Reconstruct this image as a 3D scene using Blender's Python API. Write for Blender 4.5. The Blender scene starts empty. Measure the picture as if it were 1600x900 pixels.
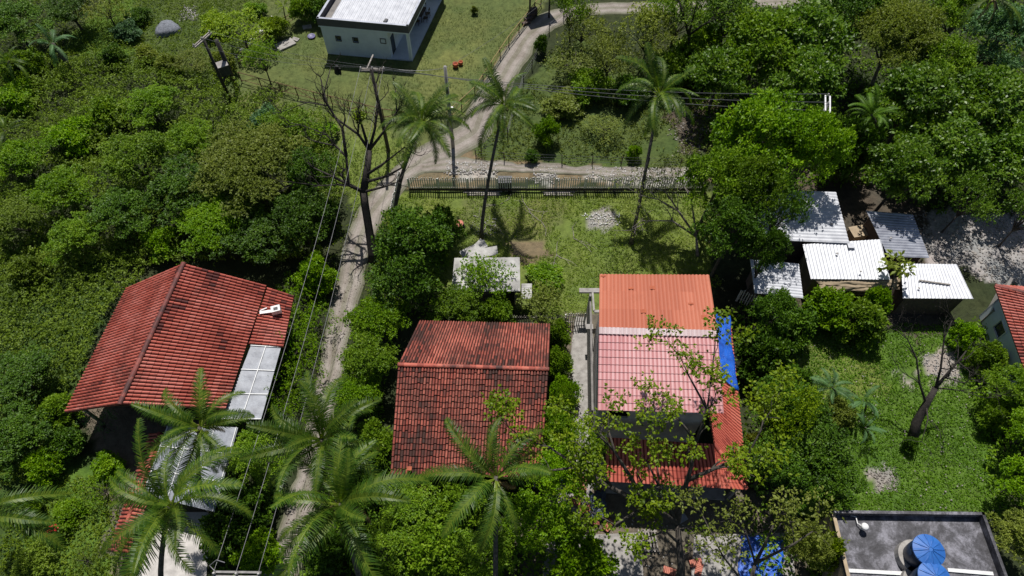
import bpy, math, random
import numpy as np
from mathutils import Vector, Matrix

# ------------------------------------------------------------------ camera, sky, sun, exposure
CAM_H, FPX, PITCH = 45.0, 1080.0, math.radians(57)
S = bpy.context.scene
C = S.collection
cam = bpy.data.cameras.new('camera'); cam.lens = FPX/1600*36; cam.sensor_width = 36
cam.clip_start = 0.5; cam.clip_end = 2000
cam_o = bpy.data.objects.new('camera', cam); C.objects.link(cam_o)
cam_o.location = (0, 0, CAM_H); cam_o.rotation_euler = (math.pi/2-PITCH, 0, 0)
S.camera = cam_o
SUN_EL, SUN_AZ = math.radians(63), math.radians(-4)      # azimuth from +Y, towards +X
W = bpy.data.worlds.new('World'); S.world = W; W.use_nodes = True
nt = W.node_tree; nt.nodes.clear()
sky = nt.nodes.new('ShaderNodeTexSky'); sky.sky_type = 'NISHITA'; sky.sun_disc = False
sky.sun_elevation = SUN_EL; sky.sun_rotation = SUN_AZ
bgn = nt.nodes.new('ShaderNodeBackground'); bgn.inputs[1].default_value = 0.05
wo = nt.nodes.new('ShaderNodeOutputWorld')
nt.links.new(sky.outputs[0], bgn.inputs[0]); nt.links.new(bgn.outputs[0], wo.inputs[0])
sl = bpy.data.lights.new('sun', 'SUN'); sl.energy = 4.4; sl.angle = math.radians(0.5); sl.color = (1, .965, .91)
so = bpy.data.objects.new('sun', sl); C.objects.link(so)
sd = Vector((math.sin(SUN_AZ)*math.cos(SUN_EL), math.cos(SUN_AZ)*math.cos(SUN_EL), math.sin(SUN_EL)))
so.rotation_euler = sd.to_track_quat('Z', 'Y').to_euler(); so.location = (0, 30, 60)
S.view_settings.view_transform = 'Standard'; S.view_settings.look = 'None'
S.view_settings.exposure = 0.2; S.view_settings.gamma = 1
S.view_settings.use_curve_mapping = False
S.render.engine = 'CYCLES'
S.cycles.max_bounces = 5; S.cycles.diffuse_bounces = 2; S.cycles.glossy_bounces = 2; S.cycles.transmission_bounces = 3

RNG = np.random.default_rng(7); random.seed(7)

# ------------------------------------------------------------------ helpers
def G(u, v, z=0.0):
    """survey point: ground position (x, y, z) seen from the drone station at bearing (u, v)"""
    a = (u-800)/FPX; b = (450-v)/FPX
    d = Vector((a, math.cos(PITCH)+b*math.sin(PITCH), -math.sin(PITCH)+b*math.cos(PITCH)))
    t = (z-CAM_H)/d.z
    return Vector((d.x*t, d.y*t, z))
def ppm(v, z=0):                                   # 1600-px image pixels per metre near row v
    return FPX/((CAM_H-z)/(math.sin(PITCH)-(450-v)/FPX*math.cos(PITCH)))
def tag(o, label=None, cat=None, group=None, kind=None):
    if label: o['label'] = label
    if cat: o['category'] = cat
    if group: o['group'] = group
    if kind: o['kind'] = kind
    return o
def thing(name, label, cat, loc, group=None, rz=0):
    o = bpy.data.objects.new(name, None); C.objects.link(o); o.location = loc; o.rotation_euler[2] = rz
    o.empty_display_size = .3
    return tag(o, label, cat, group)

def wloc(p):
    w = Vector((0, 0, 0))
    while p is not None: w = w+p.location; p = p.parent
    return np.array(w)

class MB:
    def __init__(s): s.v = []; s.f = []; s.t = []
    def face(s, pts, t=.5):
        i = len(s.v); s.v += [tuple(p) for p in pts]; s.f.append(tuple(range(i, i+len(pts)))); s.t.append(t)
    def hexa(s, b, t_, t=.5):
        """b, t_: four bottom and four top points"""
        i = len(s.v); s.v += [tuple(p) for p in b]+[tuple(p) for p in t_]
        for q in ((3, 2, 1, 0), (4, 5, 6, 7), (0, 1, 5, 4), (1, 2, 6, 5), (2, 3, 7, 6), (3, 0, 4, 7)):
            s.f.append(tuple(i+k for k in q)); s.t.append(t)
    def box(s, c, size, rz=0, t=.5, tilt=None):
        hx, hy, hz = size[0]/2, size[1]/2, size[2]/2
        M = Matrix.Rotation(rz, 3, 'Z')
        if tilt: M = M @ Matrix.Rotation(tilt[0], 3, 'X') @ Matrix.Rotation(tilt[1], 3, 'Y')
        c = Vector(c)
        P = [c + M @ Vector((x*hx, y*hy, z*hz)) for z in (-1, 1) for x, y in ((-1, -1), (1, -1), (1, 1), (-1, 1))]
        s.hexa(P[:4], P[4:], t)
    def bar(s, p, q, w, h=None, t=.5):
        """rectangular bar from p to q"""
        p = Vector(p); q = Vector(q); h = h or w; d = (q-p).normalized()
        a = d.cross(Vector((0, 0, 1)))
        if a.length < .05: a = Vector((1, 0, 0))
        a.normalize(); b = a.cross(d).normalized(); a *= w/2; b *= h/2
        s.hexa([p-a-b, p+a-b, p+a+b, p-a+b], [q-a-b, q+a-b, q+a+b, q-a+b], t)
    def tube(s, pts, rad, n=7, t=.5, cap=True):
        pts = [Vector(p) for p in pts]
        if not hasattr(rad, '__len__'): rad = [rad]*len(pts)
        base = len(s.v); ref = None
        for k, p in enumerate(pts):
            d = (pts[min(k+1, len(pts)-1)]-pts[max(k-1, 0)])
            d = d.normalized() if d.length > 1e-6 else Vector((0, 0, 1))
            if ref is None:
                ref = d.cross(Vector((.3, .9, .2))); ref = ref.normalized() if ref.length > .1 else Vector((1, 0, 0))
            a = (ref-d*ref.dot(d)).normalized(); ref = a; b = d.cross(a)
            for j in range(n):
                an = 2*math.pi*j/n; s.v.append(tuple(p+(a*math.cos(an)+b*math.sin(an))*rad[k]))
        for k in range(len(pts)-1):
            for j in range(n):
                j2 = (j+1) % n
                s.f.append((base+k*n+j, base+k*n+j2, base+(k+1)*n+j2, base+(k+1)*n+j)); s.t.append(t)
        if cap:
            s.f.append(tuple(base+j for j in range(n))[::-1]); s.t.append(t)
            s.f.append(tuple(base+(len(pts)-1)*n+j for j in range(n))); s.t.append(t)
    def lathe(s, c, prof, n=24, t=.5):
        c = Vector(c); base = len(s.v)
        for r, z in prof:
            for j in range(n):
                an = 2*math.pi*j/n; s.v.append((c.x+r*math.cos(an), c.y+r*math.sin(an), c.z+z))
        for k in range(len(prof)-1):
            for j in range(n):
                j2 = (j+1) % n
                s.f.append((base+k*n+j, base+k*n+j2, base+(k+1)*n+j2, base+(k+1)*n+j)); s.t.append(t)
        s.f.append(tuple(base+(len(prof)-1)*n+j for j in range(n))); s.t.append(t)
    def wall(s, p, q, z0, z1, th=.15, holes=(), t=.5):
        """wall from p to q (thickness to the left of p->q), holes = (s0, s1, h0, h1) in metres"""
        p = Vector((p[0], p[1], 0)); q = Vector((q[0], q[1], 0)); L = (q-p).length; d = (q-p)/L
        n = Vector((-d.y, d.x, 0))*th
        def blk(a, b, h0, h1):
            if b-a < .01 or h1-h0 < .01: return
            A = p+d*a; B = p+d*b
            s.hexa([A+Vector((0, 0, h0)), B+Vector((0, 0, h0)), B+n+Vector((0, 0, h0)), A+n+Vector((0, 0, h0))],
                   [A+Vector((0, 0, h1)), B+Vector((0, 0, h1)), B+n+Vector((0, 0, h1)), A+n+Vector((0, 0, h1))], t)
        x = 0
        for a, b, h0, h1 in sorted(holes):
            blk(x, a, z0, z1); blk(a, b, z0, z0+h0); blk(a, b, z0+h1, z1); x = b
        blk(x, L, z0, z1)
    def build(s, name, mat, parent=None, smooth=False, **kw):
        v = np.array(s.v, dtype=np.float32)
        if parent is not None:
            v = v-wloc(parent).astype(np.float32)
        me = bpy.data.meshes.new(name)
        me.from_pydata(v.tolist(), [], s.f)
        a = me.attributes.new('tint', 'FLOAT', 'FACE'); a.data.foreach_set('value', np.array(s.t, dtype=np.float32))
        if smooth: me.polygons.foreach_set('use_smooth', [True]*len(me.polygons))
        me.materials.append(mat)
        o = bpy.data.objects.new(name, me); C.objects.link(o)
        if parent is not None: o.parent = parent
        return tag(o, **kw)

def quads_mesh(name, V, T, nper=4):
    """V: (N, nper, 3) array of faces, T: (N,) tint"""
    n = len(V); me = bpy.data.meshes.new(name)
    me.vertices.add(n*nper); me.vertices.foreach_set('co', V.reshape(-1).astype(np.float32))
    me.loops.add(n*nper); me.loops.foreach_set('vertex_index', np.arange(n*nper, dtype=np.int32))
    me.polygons.add(n); me.polygons.foreach_set('loop_start', np.arange(0, n*nper, nper, dtype=np.int32))
    me.polygons.foreach_set('loop_total', np.full(n, nper, dtype=np.int32))
    me.update(calc_edges=True)
    a = me.attributes.new('tint', 'FLOAT', 'FACE'); a.data.foreach_set('value', T.astype(np.float32))
    return me

# value noise
_perm = np.random.default_rng(3).random((256, 256))
def vnoise(x, y):
    x = np.asarray(x, float); y = np.asarray(y, float)
    xi = np.floor(x).astype(int); yi = np.floor(y).astype(int); fx = x-xi; fy = y-yi
    fx = fx*fx*(3-2*fx); fy = fy*fy*(3-2*fy)
    g = lambda i, j: _perm[i % 256, j % 256]
    return (g(xi, yi)*(1-fx)+g(xi+1, yi)*fx)*(1-fy)+(g(xi, yi+1)*(1-fx)+g(xi+1, yi+1)*fx)*fy
def fbm(x, y, o=4):
    s = 0; a = .5; t = 0
    for k in range(o):
        s = s+a*vnoise(x*2**k+17*k, y*2**k+31*k); t += a; a *= .5
    return s/t
def inpoly(x, y, P):
    x = np.asarray(x); y = np.asarray(y); r = np.zeros(x.shape, bool); n = len(P)
    for i in range(n):
        x0, y0 = P[i]; x1, y1 = P[(i+1) % n]
        if y0 == y1: continue
        c = ((y0 > y) != (y1 > y)) & (x < (x1-x0)*(y-y0)/(y1-y0)+x0)
        r ^= c
    return r
def gp(P, z=0): return [tuple(G(u, v, z)[:2]) for u, v in P]

# ------------------------------------------------------------------ materials
def newmat(name):
    m = bpy.data.materials.new(name); m.use_nodes = True
    nt = m.node_tree; return m, nt, nt.nodes['Principled BSDF']
def N(nt, t, **kw):
    n = nt.nodes.new(t)
    for k, v in kw.items(): setattr(n, k, v)
    return n
def ramp(nt, fac, stops):
    r = nt.nodes.new('ShaderNodeValToRGB'); e = r.color_ramp.elements
    while len(e) < len(stops): e.new(.5)
    for q, (p, c) in zip(e, stops): q.position = p; q.color = (*c, 1)
    nt.links.new(fac, r.inputs[0]); return r
def noise(nt, scale, detail=5, rough=.6, co='Object', dist=0):
    tc = N(nt, 'ShaderNodeTexCoord'); n = N(nt, 'ShaderNodeTexNoise')
    n.inputs['Scale'].default_value = scale; n.inputs['Detail'].default_value = detail
    n.inputs['Roughness'].default_value = rough; n.inputs['Distortion'].default_value = dist
    nt.links.new(tc.outputs[co], n.inputs['Vector']); return n
def mixc(nt, f, a, b, mode='MIX'):
    m = N(nt, 'ShaderNodeMix', data_type='RGBA', blend_type=mode)
    for s, x in ((m.inputs[0], f), (m.inputs[6], a), (m.inputs[7], b)):
        if hasattr(x, 'links'): nt.links.new(x, s)
        elif isinstance(x, (int, float)): s.default_value = x
        else: s.default_value = (*x, 1)
    return m.outputs[2]
def attr(nt, name='tint'):
    a = N(nt, 'ShaderNodeAttribute'); a.attribute_name = name; return a
def bump(nt, b, h, dist=.02, strength=.6):
    bp = N(nt, 'ShaderNodeBump'); bp.inputs['Distance'].default_value = dist; bp.inputs['Strength'].default_value = strength
    nt.links.new(h, bp.inputs['Height']); nt.links.new(bp.outputs[0], b.inputs['Normal'])

def plain(name, c, c2=None, rough=.7, sc=3, metal=0, bmp=.01, spec=.5, lo=.35, hi=.65):
    m, nt, b = newmat(name); c2 = c2 or tuple(x*.7 for x in c)
    n = noise(nt, sc, 6, .65); r = ramp(nt, n.outputs[0], [(lo, c2), (hi, c)])
    nt.links.new(r.outputs[0], b.inputs['Base Color'])
    b.inputs['Roughness'].default_value = rough; b.inputs['Metallic'].default_value = metal
    b.inputs['Specular IOR Level'].default_value = spec
    if bmp: bump(nt, b, noise(nt, sc*7, 4).outputs[0], bmp)
    return m
def leafmat(name, dark, mid, light, rough=.5, trans=.34, spec=.22):
    m, nt, b = newmat(name)
    r = ramp(nt, attr(nt).outputs['Fac'], [(0, dark), (.5, mid), (1, light)])
    oi = N(nt, 'ShaderNodeObjectInfo')
    h = N(nt, 'ShaderNodeHueSaturation'); nt.links.new(r.outputs[0], h.inputs['Color']); h.inputs['Saturation'].default_value = 1.1
    mr = N(nt, 'ShaderNodeMapRange'); mr.inputs[3].default_value = .8; mr.inputs[4].default_value = 1.2
    nt.links.new(oi.outputs['Random'], mr.inputs[0]); nt.links.new(mr.outputs[0], h.inputs['Value'])
    nt.links.new(h.outputs[0], b.inputs['Base Color'])
    b.inputs['Roughness'].default_value = rough; b.inputs['Specular IOR Level'].default_value = spec
    t = N(nt, 'ShaderNodeBsdfTranslucent')
    tcol = mixc(nt, 1.0, h.outputs[0], (1.25, 1.3, .5), 'MULTIPLY')
    nt.links.new(tcol, t.inputs[0])
    ms = N(nt, 'ShaderNodeMixShader'); ms.inputs[0].default_value = trans
    nt.links.new(b.outputs[0], ms.inputs[1]); nt.links.new(t.outputs[0], ms.inputs[2])
    nt.links.new(ms.outputs[0], nt.nodes['Material Output'].inputs[0])
    return m
def tilemat(name, stops, dirt, dlo, dhi, rough=.7, dsc=.6, spec=.4):
    """clay tiles: a tint per tile, plus blotches of lichen and soot"""
    m, nt, b = newmat(name)
    r = ramp(nt, attr(nt).outputs['Fac'], stops)
    n1 = noise(nt, dsc, 8, .7); n2 = noise(nt, dsc*9, 5, .7)
    a = N(nt, 'ShaderNodeMath', operation='ADD'); m1 = N(nt, 'ShaderNodeMath', operation='MULTIPLY'); m1.inputs[1].default_value = .55
    nt.links.new(n2.outputs[0], m1.inputs[0]); nt.links.new(n1.outputs[0], a.inputs[0]); nt.links.new(m1.outputs[0], a.inputs[1])
    dr = N(nt, 'ShaderNodeMapRange'); dr.inputs[1].default_value = dlo; dr.inputs[2].default_value = dhi
    nt.links.new(a.outputs[0], dr.inputs[0])
    c = mixc(nt, dr.outputs[0], r.outputs[0], dirt)
    nt.links.new(c, b.inputs['Base Color']); b.inputs['Roughness'].default_value = rough
    b.inputs['Specular IOR Level'].default_value = spec
    return m

M = {}
M['bright'] = leafmat('leaf bright', (.055, .12, .012), (.14, .26, .024), (.25, .38, .045))
M['mid'] = leafmat('leaf mid', (.05, .10, .013), (.125, .215, .026), (.22, .32, .045))
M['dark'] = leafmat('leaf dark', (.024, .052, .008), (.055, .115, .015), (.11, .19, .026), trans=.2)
M['olive'] = leafmat('leaf olive', (.08, .105, .027), (.17, .21, .045), (.27, .31, .075))
M['yellow'] = leafmat('leaf yellow green', (.07, .12, .014), (.165, .245, .026), (.27, .35, .045))
M['almond'] = leafmat('leaf almond', (.035, .075, .012), (.095, .18, .022), (.19, .28, .05), rough=.42, spec=.4)
M['blue'] = leafmat('leaf bluish', (0.044, 0.091, 0.045), (0.095, 0.182, 0.080), (0.175, 0.294, 0.129))
M['palm'] = leafmat('palm frond', (.026, .055, .010), (.043, .094, .014), (.17, .225, .04), rough=.45, spec=.35)
M['slope'] = leafmat('slope creeper', (.06, .095, .018), (.15, .22, .036), (.25, .33, .065))
M['grass'] = leafmat('grass', (.08, .13, .018), (.155, .225, .03), (.23, .30, .055))
M['vine'] = leafmat('ground vine', (.05, .11, .016), (.11, .205, .026), (.17, .29, .045))
M['scrub'] = leafmat('scrub', (.075, .10, .024), (.155, .20, .04), (.25, .29, .075))
M['mown'] = leafmat('mown grass', (.055, .08, .02), (.105, .145, .034), (.165, .205, .055))
M['red_flower'] = plain('red flower', (.6, .02, .03), rough=.5)
M['bark'] = plain('bark', (.10, .085, .07), (.035, .03, .025), .9, 6, bmp=.03)
M['deadwood'] = plain('dead wood', (.055, .045, .038), (.018, .015, .013), .9, 6, bmp=.03)
M['greywood'] = plain('grey dead twigs', (.30, .27, .24), (.12, .10, .09), .9, 4)
M['palmtrunk'] = plain('palm trunk', (.13, .115, .095), (.05, .045, .035), .9, 5, bmp=.03)
M['coconut'] = plain('coconut', (.16, .15, .04), (.09, .06, .02), .5)
M['drywood'] = plain('weathered timber', (.36, .33, .30), (.17, .15, .13), .85, 6)
M['picketwood'] = plain('pale pickets', (.74, .73, .70), (.52, .51, .48), .8, 6)
M['darkwood'] = plain('dark timber', (.09, .06, .045), (.03, .022, .018), .85, 6)
M['rustwood'] = plain('brown fence timber', (.20, .12, .055), (.09, .05, .03), .85, 5)
M['strawwood'] = plain('yellow rail', (.36, .27, .11), (.2, .14, .06), .8, 5)
M['white'] = plain('white wall', (.68, .75, .82), (.58, .65, .72), .75, 1.2, bmp=.004)
M['whiteband'] = plain('dark grey band', (.085, .085, .10), (.065, .065, .078), .7, 2, bmp=.003)
M['porchfloor'] = plain('porch floor', (.50, .55, .62), (.42, .47, .55), .5, 2, bmp=.002)
M['concrete'] = plain('concrete', (.36, .34, .32), (.22, .205, .19), .9, 2.2, bmp=.01)
M['render'] = plain('raw render', (.24, .225, .21), (.14, .13, .125), .9, 1.8, bmp=.01)
M['palerender'] = plain('pale render', (.56, .53, .50), (.38, .36, .34), .9, 1.8, bmp=.01)
M['tanwall'] = plain('tan wall', (.42, .33, .22), (.3, .23, .15), .85, 1.5)
M['brick'] = plain('dark brick', (.12, .085, .07), (.06, .045, .04), .9, 5)
M['dull'] = plain('dark steel', (.07, .07, .075), (.035, .035, .04), .6, 4)
M['glass'] = plain('window glass', (.02, .035, .045), (.015, .02, .03), .12, 2, bmp=0)
M['black'] = plain('blackness', (.012, .012, .013), (.007, .007, .008), .8, 3)
def sheetmat():
    m, nt, b = newmat('white metal sheet')
    r = ramp(nt, noise(nt, 1.3, 6, .7).outputs[0], [(.35, (.44, .45, .485)), (.62, (.60, .61, .645))])
    d = ramp(nt, noise(nt, 2.6, 9, .75).outputs[0], [(.60, (0, 0, 0)), (.70, (.75, .75, .75))])
    nt.links.new(mixc(nt, d.outputs[0], r.outputs[0], (.33, .27, .22)), b.inputs['Base Color'])
    b.inputs['Roughness'].default_value = .5; b.inputs['Metallic'].default_value = .1
    return m
M['sheet'] = sheetmat()
M['oldsheet'] = plain('fibre cement sheet', (.50, .49, .47), (.27, .26, .25), .85, 1.1, bmp=.004)
M['bluesheet'] = plain('worn metal sheet', (.46, .48, .54), (.27, .28, .33), .35, .9, metal=.35, bmp=.004)
M['acrylic'] = plain('translucent grey sheet', (.30, .32, .36), (.16, .17, .20), .5, 1.3, bmp=.02, spec=.4)
M['tarp'] = plain('blue tarpaulin', (.015, .13, .62), (.008, .06, .34), .38, 2.5, bmp=.05)
M['tarpdark'] = plain('dark blue tarpaulin', (.09, .12, .19), (.03, .04, .07), .4, 3, bmp=.05)
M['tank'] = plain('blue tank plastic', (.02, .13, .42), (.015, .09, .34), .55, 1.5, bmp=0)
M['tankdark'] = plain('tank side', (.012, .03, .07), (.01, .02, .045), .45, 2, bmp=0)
M['whitepaint'] = plain('white plastic', (.75, .75, .74), (.6, .6, .6), .5, 4, bmp=0)
M['clay'] = plain('terracotta', (.42, .10, .035), (.28, .06, .025), .75, 5)
M['claystack'] = plain('new clay tiles', (.58, .20, .13), (.40, .12, .08), .7, 8)
M['stone'] = plain('pale stones', (.46, .44, .42), (.30, .28, .26), .9, 4)
M['whitestone'] = plain('white stones', (.7, .69, .66), (.5, .49, .46), .9, 4)
M['deadfrond'] = leafmat('dead frond', (.09, .065, .035), (.16, .12, .07), (.26, .20, .12))
M['wire'] = plain('aluminium wire', (.2, .2, .21), (.14, .14, .15), .5, 3, bmp=0, metal=.4)
M['insul'] = plain('porcelain', (.55, .52, .5), rough=.3)
M['pole'] = plain('concrete pole', (.30, .29, .28), (.18, .17, .165), .85, 3)
M['darkpole'] = plain('dark pole', (.055, .045, .042), (.025, .022, .02), .85, 3)
M['net'] = plain('grey net cover', (.22, .235, .27), (.10, .11, .13), .8, 6, bmp=.06)
M['dish'] = plain('purple basin', (.14, .13, .26), rough=.5)
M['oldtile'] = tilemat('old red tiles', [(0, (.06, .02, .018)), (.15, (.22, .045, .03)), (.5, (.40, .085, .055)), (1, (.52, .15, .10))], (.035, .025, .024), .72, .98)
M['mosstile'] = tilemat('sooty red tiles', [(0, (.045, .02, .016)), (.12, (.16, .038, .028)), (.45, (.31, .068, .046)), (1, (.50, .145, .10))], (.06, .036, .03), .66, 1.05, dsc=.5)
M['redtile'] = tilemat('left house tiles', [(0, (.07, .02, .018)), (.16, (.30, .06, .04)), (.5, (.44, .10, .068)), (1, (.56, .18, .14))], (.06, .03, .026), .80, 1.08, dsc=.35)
M['pinktile'] = tilemat('pink glazed tiles', [(0, (.50, .22, .22)), (.2, (.57, .28, .28)), (.5, (.61, .31, .31)), (1, (.67, .39, .39))], (.45, .2, .19), .95, 1.2, rough=.38, spec=.7)
M['pinkridge'] = tilemat('pale ridge tiles', [(0, (.55, .42, .42)), (.5, (.62, .5, .5)), (1, (.66, .56, .56))], (.45, .3, .3), .95, 1.2, rough=.4)
M['orangetile'] = tilemat('orange tiles', [(0, (.36, .105, .06)), (.5, (.42, .13, .075)), (1, (.48, .16, .095))], (.34, .10, .055), .84, 1.2, rough=.6)
M['porchtile'] = tilemat('new red tiles', [(0, (.20, .04, .03)), (.2, (.46, .10, .07)), (.5, (.52, .125, .085)), (1, (.58, .17, .12))], (.35, .07, .05), .95, 1.3, rough=.5)
M['ridgedark'] = tilemat('dirty ridge tiles', [(0, (.12, .035, .03)), (.5, (.2, .05, .04)), (1, (.3, .08, .06))], (.03, .02, .02), .7, .95)

def roofslab_mat():
    m, nt, b = newmat('stained flat roof')
    n1 = noise(nt, .6, 10, .78, dist=.3); n2 = noise(nt, 7, 8, .8)
    a = ramp(nt, n1.outputs[0], [(.36, (.02, .019, .022)), (.48, (.07, .068, .078)), (.6, (.24, .235, .27))])
    f = ramp(nt, n2.outputs[0], [(.3, (.55, .55, .55)), (.72, (1.25, 1.25, 1.25))])
    nt.links.new(mixc(nt, 1.0, a.outputs[0], f.outputs[0], 'MULTIPLY'), b.inputs['Base Color'])
    b.inputs['Roughness'].default_value = .65; bump(nt, b, n2.outputs[0], .01)
    return m
M['flatroof'] = roofslab_mat()
def ground_mat():
    m, nt, b = newmat('ground')
    a = attr(nt, 'zone'); n1 = noise(nt, 1.6, 8, .75); n2 = noise(nt, .22, 5, .6)
    f1 = ramp(nt, n1.outputs[0], [(.28, (.45, .45, .45)), (.5, (1, 1, 1)), (.75, (1.5, 1.45, 1.4))])
    f2 = ramp(nt, n2.outputs[0], [(.35, (.85, .92, .9)), (.65, (1.15, 1.06, 1.0))])
    c = mixc(nt, 1.0, a.outputs['Color'], f1.outputs[0], 'MULTIPLY'); c = mixc(nt, 1.0, c, f2.outputs[0], 'MULTIPLY')
    nt.links.new(c, b.inputs['Base Color']); b.inputs['Roughness'].default_value = .95; b.inputs['Specular IOR Level'].default_value = .15
    bump(nt, b, noise(nt, 9, 6, .7).outputs[0], .08, .8)
    return m
def road_mat():
    m, nt, b = newmat('sandy road')
    n1 = noise(nt, .7, 8, .7); n2 = noise(nt, 14, 5, .7)
    a = ramp(nt, n1.outputs[0], [(.3, (.19, .165, .145)), (.5, (.27, .245, .225)), (.7, (.35, .325, .305))])
    f = ramp(nt, n2.outputs[0], [(.3, (.72, .72, .72)), (.7, (1.15, 1.15, 1.15))])
    tr = attr(nt, 'tint')
    r = ramp(nt, tr.outputs['Fac'], [(0, (.50, .56, .38)), (.18, (.88, .88, .82)), (.3, (1.12, 1.08, 1.05)), (.42, (.95, .93, .88)), (.5, (.66, .70, .52)), (.58, (.95, .93, .88)), (.7, (1.12, 1.08, 1.05)), (.82, (.88, .88, .82)), (1, (.50, .56, .38))])
    c = mixc(nt, 1.0, a.outputs[0], f.outputs[0], 'MULTIPLY'); c = mixc(nt, 1.0, c, r.outputs[0], 'MULTIPLY')
    nt.links.new(c, b.inputs['Base Color']); b.inputs['Roughness'].default_value = .95; b.inputs['Specular IOR Level'].default_value = .2
    bump(nt, b, n2.outputs[0], .04, .7)
    return m

# ------------------------------------------------------------------ ground
Z = {  # ground colours
 'scrub': (.035, .045, .020), 'lawn': (.135, .175, .042), 'lush': (.085, .15, .025), 'bank': (.07, .10, .03),
 'bare': (.17, .135, .085), 'leaf': (.085, .07, .055), 'litter': (.32, .30, .30), 'ash': (.30, .27, .25),
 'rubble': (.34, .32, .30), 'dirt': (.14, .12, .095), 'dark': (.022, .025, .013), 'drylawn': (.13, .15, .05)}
zones = [
 ('bank', [(180, -60), (560, -60), (560, 60), (400, 140), (200, 110), (110, 60)]),
 ('mown', [(420, -80), (870, -80), (850, 10), (770, 110), (700, 205), (560, 300), (470, 240), (350, 160), (380, 70)]),
 ('drylawn', [(350, 138), (480, 170), (600, 200), (560, 215), (430, 190), (360, 172)]),
 ('drylawn', [(650, 90), (760, 60), (720, 160), (650, 180)]),
 ('lawn', [(520, 200), (640, 215), (610, 290), (560, 330), (530, 300)]),
 ('bank', [(735, 225), (830, 110), (900, 60), (1010, 120), (1080, 200), (1110, 262), (740, 250)]),
 ('leaf', [(1030, 150), (1160, 150), (1140, 235), (1060, 240)]),
 ('bare', [(620, 268), (720, 240), (820, 255), (1110, 262), (1110, 285), (620, 290)]),
 ('rubble', [(690, 252), (775, 256), (770, 276), (690, 274)]),
 ('rubble', [(835, 258), (872, 262), (868, 292), (838, 290)]),
 ('rubble', [(915, 265), (1105, 264), (1105, 283), (985, 290), (925, 282)]),
 ('lawn', [(600, 300), (1110, 300), (1110, 480), (900, 500), (700, 470), (640, 400), (590, 340)]),
 ('drylawn', [(720, 310), (880, 318), (860, 380), (740, 370)]),
 ('bare', [(795, 370), (855, 372), (860, 395), (830, 420), (800, 400)]),
 ('ash', [(907, 334), (940, 328), (968, 333), (970, 350), (945, 357), (912, 350)]),
 ('lush', [(1140, 500), (1500, 500), (1560, 700), (1580, 810), (1250, 810), (1220, 620)]),
 ('lawn', [(1180, 540), (1330, 530), (1400, 600), (1260, 640)]),
 ('ash', [(1443, 552), (1490, 550), (1500, 590), (1470, 600), (1440, 585)]),
 ('ash', [(1350, 735), (1392, 738), (1394, 768), (1360, 770)]),
 ('ash', [(1405, 575), (1430, 572), (1436, 592), (1418, 600)]),
 ('litter', [(1455, 335), (1700, 330), (1700, 440), (1545, 440), (1440, 405)]),
 ('leaf', [(1250, 250), (1450, 250), (1460, 520), (1180, 500)]),
 ('dark', [(1130, 430), (1240, 430), (1230, 640), (1130, 620)]),  # ground colour darkened to paint in the deep shade under the big trees
 ('dirt', [(878, 495), (935, 495), (938, 700), (860, 780), (850, 900), (880, 620)]),
 ('dirt', [(820, 760), (1250, 760), (1260, 960), (800, 960)]),
 ('vine', [(-200, 380), (200, 400), (100, 640), (180, 900), (-200, 960)]),
 ('lush', [(60, 740), (180, 730), (190, 900), (40, 900)]),
 ('dirt', [(130, 640), (400, 640), (330, 900), (180, 900)]),
 ('lush', [(170, -40), (230, -40), (200, 90), (100, 80), (130, 40)]),
]
Z['vine'] = (.05, .085, .02); Z['mown'] = (.10, .125, .042)
def xs_lines(a, b, step, far):
    mid = np.arange(a, b+1e-6, step); d = (a-far, a-120, a-40, a-12)
    return np.concatenate([d, mid, (b+12, b+40, b+120, b+far)])
X = xs_lines(-62, 62, .4, 800); Y = xs_lines(2, 80, .4, 800)
gx, gy = np.meshgrid(X, Y)
wx = gx+(fbm(gx*.5, gy*.5)-.5)*2.6+(fbm(gx*2+9, gy*2)-.5)*.9; wy = gy+(fbm(gx*.5+40, gy*.5+7)-.5)*2.6
col = np.tile(np.array(Z['scrub']), gx.shape+(1,))
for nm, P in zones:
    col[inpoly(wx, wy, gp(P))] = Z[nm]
nv = gx.size; cols = len(X)
zz = np.where((np.abs(gx) < 62) & (gy > 2) & (gy < 80), (fbm(gx*.7, gy*.7)-.5)*.10-.03, -.03)
me = bpy.data.meshes.new('ground')
idx = np.arange(nv).reshape(gx.shape)
F = np.stack([idx[:-1, :-1], idx[:-1, 1:], idx[1:, 1:], idx[1:, :-1]], -1).reshape(-1, 4)
me.vertices.add(nv); me.vertices.foreach_set('co', np.stack([gx, gy, zz], -1).reshape(-1).astype(np.float32))
me.loops.add(F.size); me.loops.foreach_set('vertex_index', F.reshape(-1).astype(np.int32))
me.polygons.add(len(F)); me.polygons.foreach_set('loop_start', np.arange(0, F.size, 4, dtype=np.int32))
me.polygons.foreach_set('loop_total', np.full(len(F), 4, dtype=np.int32)); me.update(calc_edges=True)
ca = me.color_attributes.new('zone', 'FLOAT_COLOR', 'POINT')
ca.data.foreach_set('color', np.concatenate([col, np.ones(gx.shape+(1,))], -1).reshape(-1).astype(np.float32))
me.materials.append(ground_mat())
o = bpy.data.objects.new('ground', me); C.objects.link(o); tag(o, 'grassy and bare earth ground of the plots', kind='structure')

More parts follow.
